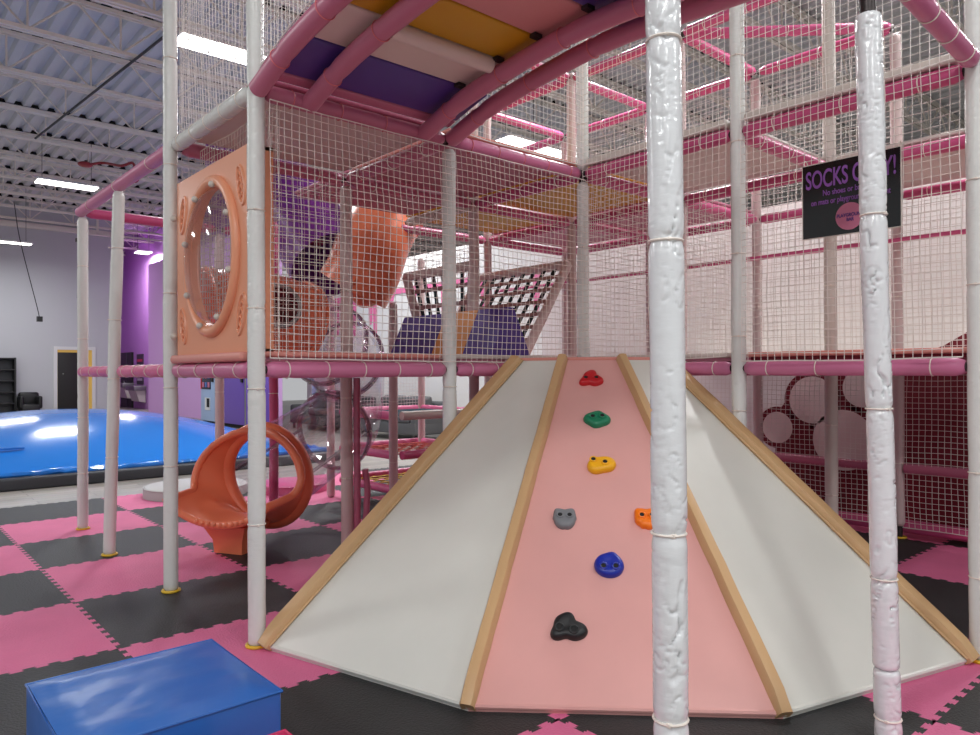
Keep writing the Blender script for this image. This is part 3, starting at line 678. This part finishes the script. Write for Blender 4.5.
hold(-.21,.347, lambda a: .86+.16*cos(3*(a-PI/2-.1))+.1*cos(2*(a+.2))+.06*cos(5*a), 'h_black', 'black knobbly climbing hold near the bottom', .078, [(-.5,-.12),(.32,-.25)])

# ------------------------------------------------------------------ orange oval-window panel
pn = thing('window_panel', 'peach-orange plastic play panel with oval bubble window between white posts', 'play panel', (.05,.65,1.497))
y0, y1, zb, zt = .055, 1.14, 1.497, 2.577; cy, cz, ry, rz = .565, 2.05, .335, .392
def panel_mesh():
    mb = MB(); N = 96; vs = []; fs = []
    def outer(a):
        dx, dz = cos(a), sin(a); ks = []
        if dx > 1e-9: ks.append((y1-cy)/dx)
        if dx < -1e-9: ks.append((y0-cy)/dx)
        if dz > 1e-9: ks.append((zt-cz)/dz)
        if dz < -1e-9: ks.append((zb-cz)/dz)
        k = min(ks); return cy+dx*k, cz+dz*k
    corner = [math.atan2(z-cz, y-cy) for y in (y0,y1) for z in (zb,zt)]
    angs = sorted([2*PI*k/N-PI for k in range(N)]+corner); N = len(angs)
    for X_ in (-.015,.03):
        for a in angs: vs.append((X_,)+outer(a))
        for a in angs: vs.append((X_, cy+ry*cos(a), cz+rz*sin(a)))
    for k in range(N):
        l = (k+1) % N
        fs += [(k, l, N+l, N+k), (2*N+k, 3*N+k, 3*N+l, 2*N+l), (k, 2*N+k, 2*N+l, l), (N+k, N+l, 3*N+l, 3*N+k)]
    return mb.add(vs, fs)
pm = panel_mesh()
for a_, b_ in (((.0,y0,zb),(.12,y0+.02,zt)),((.0,y1-.02,zb),(.12,y1,zt)),((.0,y0,zb),(.12,y1,zb+.02)),((.0,y0,zt-.02),(.12,y1,zt))): pm.box(a_, b_)
pm.build('panel', 'panel', pn)
mb = MB(); mb.sweep([(-.018, cy+(ry+.035)*cos(2*PI*k/64), cz+(rz+.035)*sin(2*PI*k/64)) for k in range(64)], .032, 10, closed=True)
mb.build('window_rim', 'panel', pn)
mb = MB(); vs = []; fs = []
for i in range(9):
    s = 1-i/8*.999
    for k in range(48):
        a = 2*PI*k/48; vs.append((-.02-.10*math.sqrt(max(0,1-s*s)), cy+ry*s*cos(a), cz+rz*s*sin(a)))
for i in range(8):
    for k in range(48): l = (k+1) % 48; fs.append((i*48+k, i*48+l, (i+1)*48+l, (i+1)*48+k))
mb.add(vs, fs).build('bubble_window', 'clear', pn)
for k in range(8):
    a = 2*PI*(k+.35)/8; MB().ball((-.05, cy+(ry+.012)*cos(a), cz+(rz+.012)*sin(a)), .019, 8).build('bolt_cap', 'knob', pn)
for y, z in ((1.16,2.36),(1.16,1.62)): MB().ball((-.03, y, z), .022, 8).build('bolt_cap', 'knob', pn)
for y, z, a in ((1.03,2.36,.25),(1.03,1.68,-.25),(.15,2.38,-.3),(.15,1.70,.3)):
    mb = MB(); vs = []
    mb.sweep([(-.015, y+.045*cos(q*2*PI/24)*cos(a)-.11*sin(q*2*PI/24)*sin(a), z+.11*sin(q*2*PI/24)*cos(a)+.045*cos(q*2*PI/24)*sin(a)) for q in range(24)], .011, 6, closed=True)
    for s in (-.06,-.02,.02,.06): mb.sweep([(-.015, y-s*sin(a)-.03*cos(a), z+s*cos(a)-.02), (-.02, y-s*sin(a), z+s*cos(a)+.01), (-.015, y-s*sin(a)+.03*cos(a), z+s*cos(a)-.02)], .007, 6)
    mb.build('leaf_emboss', 'panel', pn)
o = MB().box((-.055,.07,Z1+.045),(.06,1.17,Z1+.095),.02).build('edge_pad', 'peach'); recenter(o, (0,.62,Z1+.045)); tag(o, 'shiny peach edge pad under the orange oval-window panel', 'pad')

# ------------------------------------------------------------------ tube slide
sl = thing('tube_slide', 'twisting tube slide of orange, purple and clear sections behind left nets', 'slide', (1.0,2.2,0))
def tube(pts, r, m, name, n=28, k=8, closed_caps=False):
    return MB().sweep(spline(pts, k), r, n, caps=closed_caps).build(name, m, sl, True, 60)
def flange(c, d, r, m='clear_edge', par=None, bolts=10):
    d = Vector(d).normalized(); c = Vector(c)
    o = MB().ring(c-d*.018, d, r+.018, .016, 40, 8).ring(c+d*.018, d, r+.018, .016, 40, 8).build('flange_ring', m, sl)
    u = d.cross(Vector((0,0,1))).normalized(); w = d.cross(u)
    for q in range(bolts):
        a = 2*PI*q/bolts; p = c+(u*cos(a)+w*sin(a))*(r+.03)
        MB().ball(p, .012, 5).build('bolt', 'knob', o)
TR = .36
# orange entry drum with porthole
tube([(.50,2.08,1.82),(.80,2.05,1.85),(1.08,2.05,1.82),(1.25,2.09,1.78)], TR, 'orange', 'orange_section')
flange((.52,2.08,1.82), (1,-.08,.03), TR, 'orange')
flange((1.25,2.09,1.78), (1,.2,-.25), TR, 'orange')
pc = Vector((.92,1.69,1.90)); pd = Vector((-.25,-.95,.12)).normalized()
MB().ring(pc, pd, .155, .022, 32, 8).build('porthole_rim', 'chrome', sl)
MB().cyl(pc-pd*.02, pc+pd*.015, .15, 28).build('porthole_glass', mat('dark_red_glass', (84,26,34), .1), sl)
tube([(1.25,2.09,1.78),(1.70,2.34,1.64),(2.05,2.62,1.50)], TR, 'clear', 'clear_section')
flange((1.75,2.42,1.64), (.85,.5,-.38), TR)
tube([(2.0,2.58,1.52),(2.15,2.78,1.36),(2.2,2.88,1.12),(2.12,2.82,.90),(1.93,2.66,.83)], TR, 'clear', 'clear_elbow', k=10)
flange((1.93,2.66,.84), (-.85,-.5,-.18), TR)
flange((2.02,2.60,1.51), (.8,.55,-.3), TR)
tube([(1.93,2.66,.84),(1.5,2.38,.72),(1.05,2.11,.58)], TR, 'clear', 'clear_section')
for s in (-1, 1):                         # seam flanges of the clear half shells
    p = Vector((-.5,.86,0)); a = Vector((1.93,2.66,.84))+p*s*TR; b = Vector((1.05,2.11,.58))+p*s*TR
    MB().sweep([a, b], .014, 6).build('seam_flange', 'clear_edge', sl)
# upper tubes
tube([(1.85,4.7,3.95),(1.98,4.0,3.42),(2.08,3.4,2.86),(2.1,3.0,2.46)], .42, 'tube_purple', 'purple_section')
tube([(2.98,3.05,3.5),(2.72,2.92,3.07),(2.47,2.80,2.72),(2.33,2.76,2.42),(2.25,2.84,2.22)], .37, 'orange', 'orange_elbow', k=10)
flange((2.74,2.93,3.10), (-.75,-.1,-.8), .37, 'orange')
MB().sweep(spline([(2.05,2.56,2.3),(2.25,2.66,2.12),(2.5,2.8,2.18)],6), .09, 10).build('orange_saddle', 'orange', sl)
# exit piece: ring that opens into a scoop
ax = Vector((-.88,-.47,-.10)).normalized(); c0 = Vector((1.02,2.09,.565)); u = Vector((.47,-.88,0)).normalized(); w = Vector((0,0,1)); w = (w-ax*w.dot(ax)).normalized()
def exit_shell():
    NS, NA = 26, 40; mb = MB()
    def pt(i, k, off):
        s = i/NS*.64
        f = min(1, max(0, (s-.07)/.30)); f = f*f*(3-2*f); f = f**.8
        half = PI*(1-f)+1.0*f if s > .07 else PI
        a = -PI/2+(2*k/NA-1)*half
        r = TR+.03+.10*f-off
        ez = .10*f
        c = c0+ax*s+w*(.02*f)
        flat = 1-.25*f
        p = c+u*(r*(1+.15*f)*cos(a))+w*(r*flat*sin(a)+ez)
        p.z = max(.17+off*.0+.0, p.z) if off == 0 else max(.20, p.z)
        return p
    vs = []; fs = []
    for off in (0, .035):
        for i in range(NS+1):
            for k in range(NA+1): vs.append(pt(i, k, off))
    W_ = NA+1; Nn = (NS+1)*W_
    for i in range(NS):
        for k in range(NA):
            fs.append((i*W_+k, i*W_+k+1, (i+1)*W_+k+1, (i+1)*W_+k)); fs.append((Nn+i*W_+k, Nn+(i+1)*W_+k, Nn+(i+1)*W_+k+1, Nn+i*W_+k+1))
        fs.append((i*W_, (i+1)*W_, Nn+(i+1)*W_, Nn+i*W_)); fs.append((i*W_+NA, Nn+i*W_+NA, Nn+(i+1)*W_+NA, (i+1)*W_+NA))
    for k in range(NA):
        fs.append((k, Nn+k, Nn+k+1, k+1)); fs.append((NS*W_+k, NS*W_+k+1, Nn+NS*W_+k+1, Nn+NS*W_+k))
    edge = [pt(NS, k, .017) for k in range(NA+1)]
    side = [[pt(i, k, .017) for i in range(NS+1)] for k in (0, NA)]
    return mb.add(vs, fs), edge, side
mb, edge, side = exit_shell()
ex_o = mb.build('exit_scoop', 'orange', sl, True, 60)
rimpts = side[0][4:]+edge[1:-1]+side[1][4:][::-1]
MB().sweep(rimpts, .03, 10).build('rolled_rim', 'orange', ex_o)
flange(c0+ax*.02, ax, TR+.03, 'orange')
MB().ring(c0+ax*.05, ax, TR+.02, .062, 44, 12).build('exit_hood', 'orange', sl)
bm_ = MB()
for q in range(9):
    p = edge[14+q*2] if 14+q*2 < len(edge) else edge[-1]
    bm_.ball(p+ax*.025+w*.01, .018, 7)
bm_.build('grip_bumps', 'orange', ex_o)
# pedestal under the scoop
pc = Vector((.725,2.03,0))
vs = []
for z, s in ((0.,.13),(.10,.14),(.22,.2)):
    for a, b in ((-1,-1),(1,-1),(1,1),(-1,1)):
        p = Vector((pc.x,pc.y,0))+Vector((ax.x,ax.y,0)).normalized()*(a*s*.8)+u*(b*s); vs.append((p.x,p.y,z))
fs = [(0,3,2,1),(8,9,10,11)]+[(i*4+k, i*4+(k+1) % 4, (i+1)*4+(k+1) % 4, (i+1)*4+k) for i in range(2) for k in range(4)]
MB().add(vs, fs).build('pedestal', 'orange', sl, True, 30)

# ------------------------------------------------------------------ soft blocks on the floor
def soft_block(name, a, b, m, label, cat='foam block'):
    t = thing(name, label, cat, ((a[0]+b[0])/2,(a[1]+b[1])/2,a[2]))
    NX = 26; vs = []; fs = []
    MB().box(a, (b[0],b[1],b[2]-.012), .012).build('cushion_body', m, t)
    for i in range(NX+1):
        for j in range(NX+1):
            s, q = i/NX, j/NX; e = min(s, 1-s, q, 1-q)
            dz = .012*min(1, e*8)+.006*nz(s*5, q*5, b[2]*9)*min(1, e*10)-.006*(s < .45)*min(1, e*6)*abs(nz(s*9, q*9, 2))
            vs.append((a[0]+.004+(b[0]-a[0]-.008)*s, a[1]+.004+(b[1]-a[1]-.008)*q, b[2]-.012+dz))
    for i in range(NX):
        for j in range(NX): fs.append((i*(NX+1)+j, (i+1)*(NX+1)+j, (i+1)*(NX+1)+j+1, i*(NX+1)+j+1))
    o = len(vs); vs2 = [(v[0],v[1],b[2]-.03) for v in vs]
    fs2 = []
    bd = [i*(NX+1) for i in range(NX+1)]+[NX*(NX+1)+j for j in range(1,NX+1)]+[i*(NX+1)+NX for i in range(NX-1,-1,-1)]+[j for j in range(NX-1,0,-1)]
    for k in range(len(bd)): p, q = bd[k], bd[(k+1) % len(bd)]; fs2.append((p, q, q+o, p+o))
    MB().add(vs+vs2, fs+fs2).build('cushion_top', m, t)
    e = b[2]-.014
    MB().sweep([(a[0],a[1],e),(b[0],a[1],e),(b[0],b[1],e),(a[0],b[1],e)], .005, 6, closed=True).build('seam_piping', m, t)
    return t
soft_block('vinyl_cube', (-1.115,-1.312,0), (-.487,-.688,.35), 'blue', 'blue shiny vinyl foam cube on the mats at lower left')
soft_block('vinyl_cube', (-1.22,-2.19,0), (-.60,-1.57,.35), 'magenta', 'magenta vinyl foam block whose corner shows below the blue cube')
def round_pad(x, y, r, h, m, label):
    t = thing('round_pad', label, 'foam pad', (x,y,0))
    mb = MB(); n = 48; prof = [(r-.0,0),(r,h-.03),(r-.01,h-.008),(r-.03,h),(0.01,h)]
    vs = [(x+p*cos(2*PI*k/n), y+p*sin(2*PI*k/n), z) for p, z in prof for k in range(n)]
    fs = [(i*n+k, i*n+(k+1) % n, (i+1)*n+(k+1) % n, (i+1)*n+k) for i in range(len(prof)-1) for k in range(n)]+[tuple(range(n))]
    mb.add(vs, fs).build('cushion', m, t, True, 50)
    MB().ring((x,y,h-.012), (0,0,1), r, .006, 48, 6, ux=(1,0,0)).build('seam_piping', m, t)
round_pad(1.46, 5.0, .56, .115, 'grey', 'low grey round foam pad by far edge of mats, behind orange exit')
round_pad(2.40, 4.5, .42, .10, 'pink', 'low pink round foam pad behind the clear slide exit tube')

# ------------------------------------------------------------------ foam wedge and web ramps on the deck
fw = thing('foam_wedge', 'purple foam wedge with orange stripe on the deck behind left net', 'foam block', (2.1,.9,1.503))
bands = [('purple',1.72,1.12),('orange_vinyl',1.12,.72),('purple',.72,.38)]
for m, ya, yb in bands:
    MB().prism([(1.93,ya,1.504),(2.33,ya,1.504),(2.16,ya,1.87),(2.10,ya,1.87)], (0,yb-ya+.004,0)).build('wedge_section', m, fw, True, 20)
def web_ramp(label, bl, br_, tl, tr, nu, nv):
    bl, br_, tl, tr = map(Vector, (bl, br_, tl, tr)); t = thing('web_ramp', label, 'climbing ramp', ((bl+br_)/2))
    for p, q in ((bl,tl),(br_,tr),(tl,tr),(bl,br_)): MB().sweep([p+(q-p)*k/10 for k in range(11)], .045, 10).build('frame_tube', 'vinyl_pale', t)
    n = (br_-bl).cross(tl-bl).normalized()
    for i in range(1, nu):
        s = i/nu; a = bl+(br_-bl)*s; b = tl+(tr-tl)*s; wv = (br_-bl).normalized()*.05
        MB().prism([a-wv/2, a+wv/2, b+wv/2, b-wv/2], n*.006).build('strap', 'web_green', t, False)
    for j in range(1, nv):
        s = j/nv; a = bl+(tl-bl)*s; b = br_+(tr-br_)*s; wv = (tl-bl).normalized()*.04
        MB().prism([a-wv/2+n*.007, a+wv/2+n*.007, b+wv/2+n*.007, b-wv/2+n*.007], n*.006).build('strap', 'web_mauve', t, False)
web_ramp('sloping dark green web climbing ramp right of the foam wedge', (2.9,2.3,1.55), (2.9,1.03,1.55), (3.45,2.3,2.38), (3.45,1.03,2.38), 9, 7)
web_ramp('sloping dark green web climbing ramp behind left of foam wedge', (2.75,2.30,1.56), (2.75,1.60,1.56), (2.58,2.38,2.33), (2.58,1.36,2.33), 7, 5)

# ------------------------------------------------------------------ webbed step platforms
def step(z, m, label, front='pink', tri=False):
    x0, x1, y0, y1 = 2.58, 3.69, 2.56, 3.69
    t = thing('step_platform', label, 'platform', ((x0+x1)/2,(y0+y1)/2,z-.05))
    cs = [(x0+.06,y0,z),(x1-.06,y0,z),(x1,y0+.06,z),(x1,y1-.06,z),(x1-.06,y1,z),(x0+.06,y1,z),(x0,y1-.06,z),(x0,y0+.06,z)]
    for k in range(4):
        a, b = Vector(cs[2*k]), Vector(cs[(2*k+1) % 8])
        MB().sweep([a+(b-a)*q/24 for q in range(25)], sleeve_r(.045, z*9+k, [], .12), 12).build('frame_tube', front if k == 0 else 'pink', t)
    for i in range(1, 8):
        s = x0+(x1-x0)*i/8; MB().box((s-.022,y0,z-.008),(s+.022,y1,z-.002)).build('strap', m, t, False)
        s = y0+(y1-y0)*i/8; MB().box((x0,s-.022,z-.001),(x1,s+.022,z+.005)).build('strap', m, t, False)
    return t
step(.2,'web_yellow','lowest step platform with yellow webbing and pink frame')
step(.55,'web_red','middle step platform with red webbing and pink frame')
step(.95,'web_teal','highest step platform with dark webbing and cream front roll','vinyl_cream')

# ------------------------------------------------------------------ socks sign
sg = thing('hanging_sign', 'black socks sign with purple lettering hung on the right net', 'sign', (2.40,-1.93,2.1))
SX = 2.405; sy0, sy1, sz0, sz1 = -1.695, -2.20, 2.112, 2.516
MB().box((SX,sy1,sz0),(SX+.006,sy0,sz1)).build('sign_board', 'sign_black', sg, False)
e_ = MB()
for a, b in (((sy0,sz0),(sy0,sz1)),((sy1,sz0),(sy1,sz1)),((sy0,sz0),(sy1,sz0)),((sy0,sz1),(sy1,sz1))): e_.sweep([(SX+.002,a[0],a[1]),(SX+.002,b[0],b[1])], .0035, 6)
e_.build('clear_border', 'vinyl_cream', sg)
def text(s, yc, zc, size, m, sxs=.8, name='lettering', par=None, bold=0., x=SX, rot=0):
    cu = bpy.data.curves.new('t', 'FONT'); cu.body = s; cu.size = size; cu.align_x = 'CENTER'; cu.align_y = 'CENTER'; cu.extrude = .0008; cu.offset = bold
    to = bpy.data.objects.new('t', cu); C.objects.link(to); bpy.context.view_layer.update()
    me = bpy.data.meshes.new_from_object(to.evaluated_get(bpy.context.evaluated_depsgraph_get())); bpy.data.objects.remove(to)
    mt = Matrix(((0,0,-1,x-.0015),(-1,0,0,yc),(0,1,0,zc),(0,0,0,1))) @ Matrix.Rotation(rot, 4, 'Z') @ Matrix.Diagonal((sxs,1,1,1))
    me.transform(mt); me.transform(Matrix.Translation(-sg.location)); me.materials.clear(); me.materials.append(M[m]); me.name = name
    o = bpy.data.objects.new(name, me); C.objects.link(o); o.parent = par or sg; return o
yc = (sy0+sy1)/2
text('SOCKS ONLY!', yc, 2.425, .135, 'sign_purple', .545, bold=.0022)
text('No shoes or bare feet', yc, 2.349, .042, 'sign_purple', .74, bold=.0006)
text('on mats or playground equipment', yc, 2.303, .042, 'sign_purple', .705, bold=.0006)
lg = MB().prism([(SX-.001, yc+.0+.072*cos(2*PI*k/40), 2.205+.072*sin(2*PI*k/40)) for k in range(40)], (-.0012,0,0)).build('round_logo', 'sign_pink', sg, False)
bpy.context.view_layer.update()
for s, dz, sz in (('PLAYGROUND',.006,.026),('BAR',-.018,.026)):
    o = text(s, yc-.004, 2.205+dz, sz, 'sign_dark', .8, 'logo_lettering', sg, .0006, SX-.0022)
for y in (sy0-.01, sy1+.01): MB().ring((SX+.02,y,sz1+.012), (0,1,0), .02, .003, 16, 6, ux=(1,0,0)).build('hanging_tie', 'tie', sg)

# ------------------------------------------------------------------ inflatable jumping dome
dm = thing('jump_pillow', 'big glossy blue inflatable jumping pillow on black kerb at left', 'inflatable', (1.1,9.9,0))
CX, CY, HX, HY = 1.05, 9.9, 3.1, 3.0
N = 44; vs = []; fs = []
for i in range(N+1):
    for j in range(N+1):
        uu, vv = -1+2*i/N, -1+2*j/N
        z = .15+.66*(max(0,1-abs(uu)**2.1)**.85)*(max(0,1-abs(vv)**2.1)**.85)
        vs.append((CX+HX*uu, CY+HY*vv, z))
for i in range(N):
    for j in range(N): fs.append((i*(N+1)+j, (i+1)*(N+1)+j, (i+1)*(N+1)+j+1, i*(N+1)+j+1))
MB().add(vs, fs).build('membrane', 'dome_blue', dm)
sk = MB()
for a, b in (((CX-HX,CY-HY),(CX+HX,CY-HY)),((CX+HX,CY-HY),(CX+HX,CY+HY)),((CX-HX,CY+HY),(CX+HX,CY+HY)),((CX-HX,CY-HY),(CX-HX,CY+HY))):
    k = 90; sk.sweep([(a[0]+(b[0]-a[0])*q/k, a[1]+(b[1]-a[1])*q/k, .16+.02*nz(q*.9, a[0], 0)) for q in range(k+1)], lambda L, an: .045*(1+.5*nz(L*7, cos(an), sin(an))), 8)
sk.build('edge_skirt', 'dome_blue', dm)
kb = MB()
for a, b in (((CX-HX-.2,CY-HY-.14),(CX+HX+.2,CY-HY+.1)),((CX-HX-.2,CY+HY-.1),(CX+HX+.2,CY+HY+.14)),((CX-HX-.2,CY-HY),(CX-HX+.1,CY+HY)),((CX+HX-.1,CY-HY),(CX+HX+.2,CY+HY))):
    kb.box((a[0],a[1],-.013),(b[0],b[1],.14),.03)
kb.build('kerb', 'charcoal', dm)
MB().box((-.35,7.45,.425),(.15,7.5,.455),.01).build('wrinkle_patch', 'dome_blue', dm)

# ------------------------------------------------------------------ back furniture
def sofa(x0, y0, y1, m, label, h=.78, depth=.85, seats=2):
    t = thing('sofa', label, 'sofa', (x0+depth/2,(y0+y1)/2,-.013))
    MB().box((x0,y0,.12),(x0+depth,y1,.36),.03).build('base', m, t)
    MB().box((x0+depth-.22,y0,.3),(x0+depth,y1,h),.06).build('backrest', m, t)
    for a in (y0, y1-.18): MB().box((x0,a,.3),(x0+depth,a+.18,.58),.05).build('armrest', m, t)
    w = (y1-y0-.4)/seats
    for q in range(seats):
        a = y0+.2+q*w
        MB().box((x0-.02,a,.36),(x0+depth-.2,a+w-.01,.5),.04).build('seat_cushion', m, t)
        MB().obox((x0+depth-.42,a+.03,.48),(0,w-.08,0),(.18,0,.06),(-.05,0,.36),.05).build('back_cushion', m, t)
    for x in (x0+.06, x0+depth-.1):
        for y in (y0+.06, y1-.1): MB().box((x,y,-.013),(x+.05,y+.05,.12)).build('leg', 'black', t, False)
    return t
sofa(6.95,14.3,12.3-.8,'sofa','dark grey sofa by white wall behind the pink post','' or .8) if False else sofa(6.95,11.2,13.9,'sofa','dark grey sofa with cushions by white wall behind clear slide exit', .82, .9, 3)
sofa(6.95,8.4,10.6,'sofa_light','grey sofa by white wall behind the webbed step platforms', .78, .9, 2)
o = MB().box((7.985,13.8,.95),(8.0,13.95,1.1),.005).build('wall_outlet', 'white_trim'); recenter(o, (7.99,13.9,.95)); tag(o, 'small white wall plate above the dark grey sofa', 'wall plate')
# vending machines
def vending(y0, y1, m, label, front):
    t = thing('vending_machine', label, 'vending machine', (6.2,(y0+y1)/2,-.013))
    MB().box((5.85,y0,.08),(6.55,y1,1.85),.015).build('cabinet', m, t)
    MB().box((5.9,y0+.05,-.013),(6.5,y1-.05,.08)).build('plinth', 'dark', t, False)
    if front:
        MB().box((5.835,y0+.38,.95),(5.85,y1-.12,1.7)).build('display_window', 'screen', t, False)
        for a in range(3):
            for b in range(3): MB().box((5.82,y0+.43+a*.2,1.0+b*.24),(5.836,y0+.55+a*.2,1.14+b*.24),.004).build('packet', 'prod' if (a+b) % 2 else 'sign_pink', t)
        MB().box((5.83,y1-.1,.95),(5.85,y1-.03,1.75)).build('red_trim', 'red', t, False)
        MB().box((5.83,y0+.42,.38),(5.85,y0+.78,.72)).build('dispensing_slot', 'white_trim', t, False)
        MB().box((5.822,y0+.44,.46),(5.835,y0+.62,.70)).build('slot_opening', 'dark', t, False)
    MB().box((5.81,y0+.16,1.15),(5.85,y0+.28,1.36),.01).build('handle', 'black', t)
    MB().box((5.83,y0+.2,1.36),(5.85,y0+.24,1.62)).build('handle_bar', 'chrome', t)
    MB().box((5.835,y0+.0,.1),(5.85,y0+.06,1.84)).build('edge_trim', 'chrome', t, False)
vending(15.97,17.1,'vend_blue','light blue vending machine with dark display window by lilac wall',True)
vending(14.02,15.85,'vend_purple','purple vending machine with grey edge trim by lilac wall',False)
# drinking fountain, poster
t = thing('drinking_fountain', 'grey drinking fountain on purple wall left of the oval panel post', 'fountain', (7.0,27.9,.3))
for y0, dz in ((26.7,.0),(28.3,.1)):
    MB().box((6.75,y0,.72+dz),(7.2,y0+1.2,.90+dz),.02).build('basin', 'chrome', t)
    MB().prism([(7.18,y0+.05,.25+dz),(7.18,y0+.05,.78+dz),(6.8,y0+.05,.78+dz),(6.95,y0+.05,.3+dz)], (0,1.0,0)).build('cabinet', 'knob', t, False)
    MB().cyl((6.9,y0+.3,.92+dz),(6.88,y0+.3,.99+dz),.02,8).build('spout', 'chrome', t)
o = MB().box((6.57,24.1,1.0),(6.6,24.1+.01,1.0)) if False else None
t = thing('wall_poster', 'dark notice poster with faint red heading on purple wall', 'poster', (7.18,27.45,1.0))
MB().box((7.175,27.05,.95),(7.2,27.9,2.15)).build('poster_sheet', 'paper', t, False)
for q in range(4): MB().box((7.168,27.15,1.1+q*.25),(7.176,27.8,1.2+q*.25)).build('print_block', 'red' if q == 3 else 'grey', t, False)
# bookcase and bagged chair
t = thing('bookcase', 'tall black empty bookcase against grey wall at far left', 'bookcase', (2.1,24.75,-.013))
MB().box((1.75,24.94,-.013),(2.58,24.98,1.92)).build('back_panel', 'charcoal', t, False)
for x in (1.75,2.53): MB().box((x,24.55,-.013),(x+.05,24.94,1.92),.004).build('side_panel', 'black', t)
for q in range(6): MB().box((1.79,24.56,.04+q*.366),(2.54,24.94,.08+q*.366),.003).build('shelf', 'black', t)
t = thing('armchair', 'black padded armchair beside the bookcase near the door', 'chair', (2.95,24.5,-.013))
MB().box((2.68,24.2,.08),(3.2,24.85,.4),.05).build('seat', 'black', t); MB().box((2.66,24.65,.3),(3.25,24.9,.78),.08).build('backrest', 'black', t)
for x in (2.62,3.14): MB().box((x,24.2,.25),(x+.13,24.8,.66),.06).build('armrest', 'black', t)
for x in (2.7,3.12):
    for y in (24.24,24.78): MB().box((x,y,-.013),(x+.04,y+.04,.09)).build('leg', 'black', t, False)

# ------------------------------------------------------------------ world, camera
wd = bpy.data.worlds.new('w'); bpy.context.scene.world = wd; wd.use_nodes = True
wd.node_tree.nodes['Background'].inputs[0].default_value = (.96,.97,1,1); wd.node_tree.nodes['Background'].inputs[1].default_value = .45
f, yaw, pitch, cx_, cy_, ch, roll = 733.83, .719635, .0059083, -1.5719, -3.6028, 1.39084, -.0041812
Fv = Vector((sin(yaw),cos(yaw),0)); Rv = Vector((cos(yaw),-sin(yaw),0)); Uv = Vector((0,0,1))
F2 = Fv*cos(pitch)+Uv*sin(pitch); U2 = Uv*cos(pitch)-Fv*sin(pitch)
Rc = Rv*cos(roll)+U2*sin(roll); Uc = U2*cos(roll)-Rv*sin(roll)
cam = bpy.data.cameras.new('camera'); co = bpy.data.objects.new('camera', cam); C.objects.link(co)
mw = Matrix((Rc, Uc, -F2)).transposed().to_4x4(); mw.translation = Vector((cx_,cy_,ch)); co.matrix_world = mw
cam.sensor_width = 36; cam.lens = f/980*36; cam.clip_start = .02; cam.clip_end = 200
sc = bpy.context.scene; sc.camera = co
sc.view_settings.view_transform = 'Standard'; sc.view_settings.look = 'None'; sc.view_settings.gamma = 1; sc.view_settings.use_curve_mapping = False
sc.view_settings.exposure = 0.06
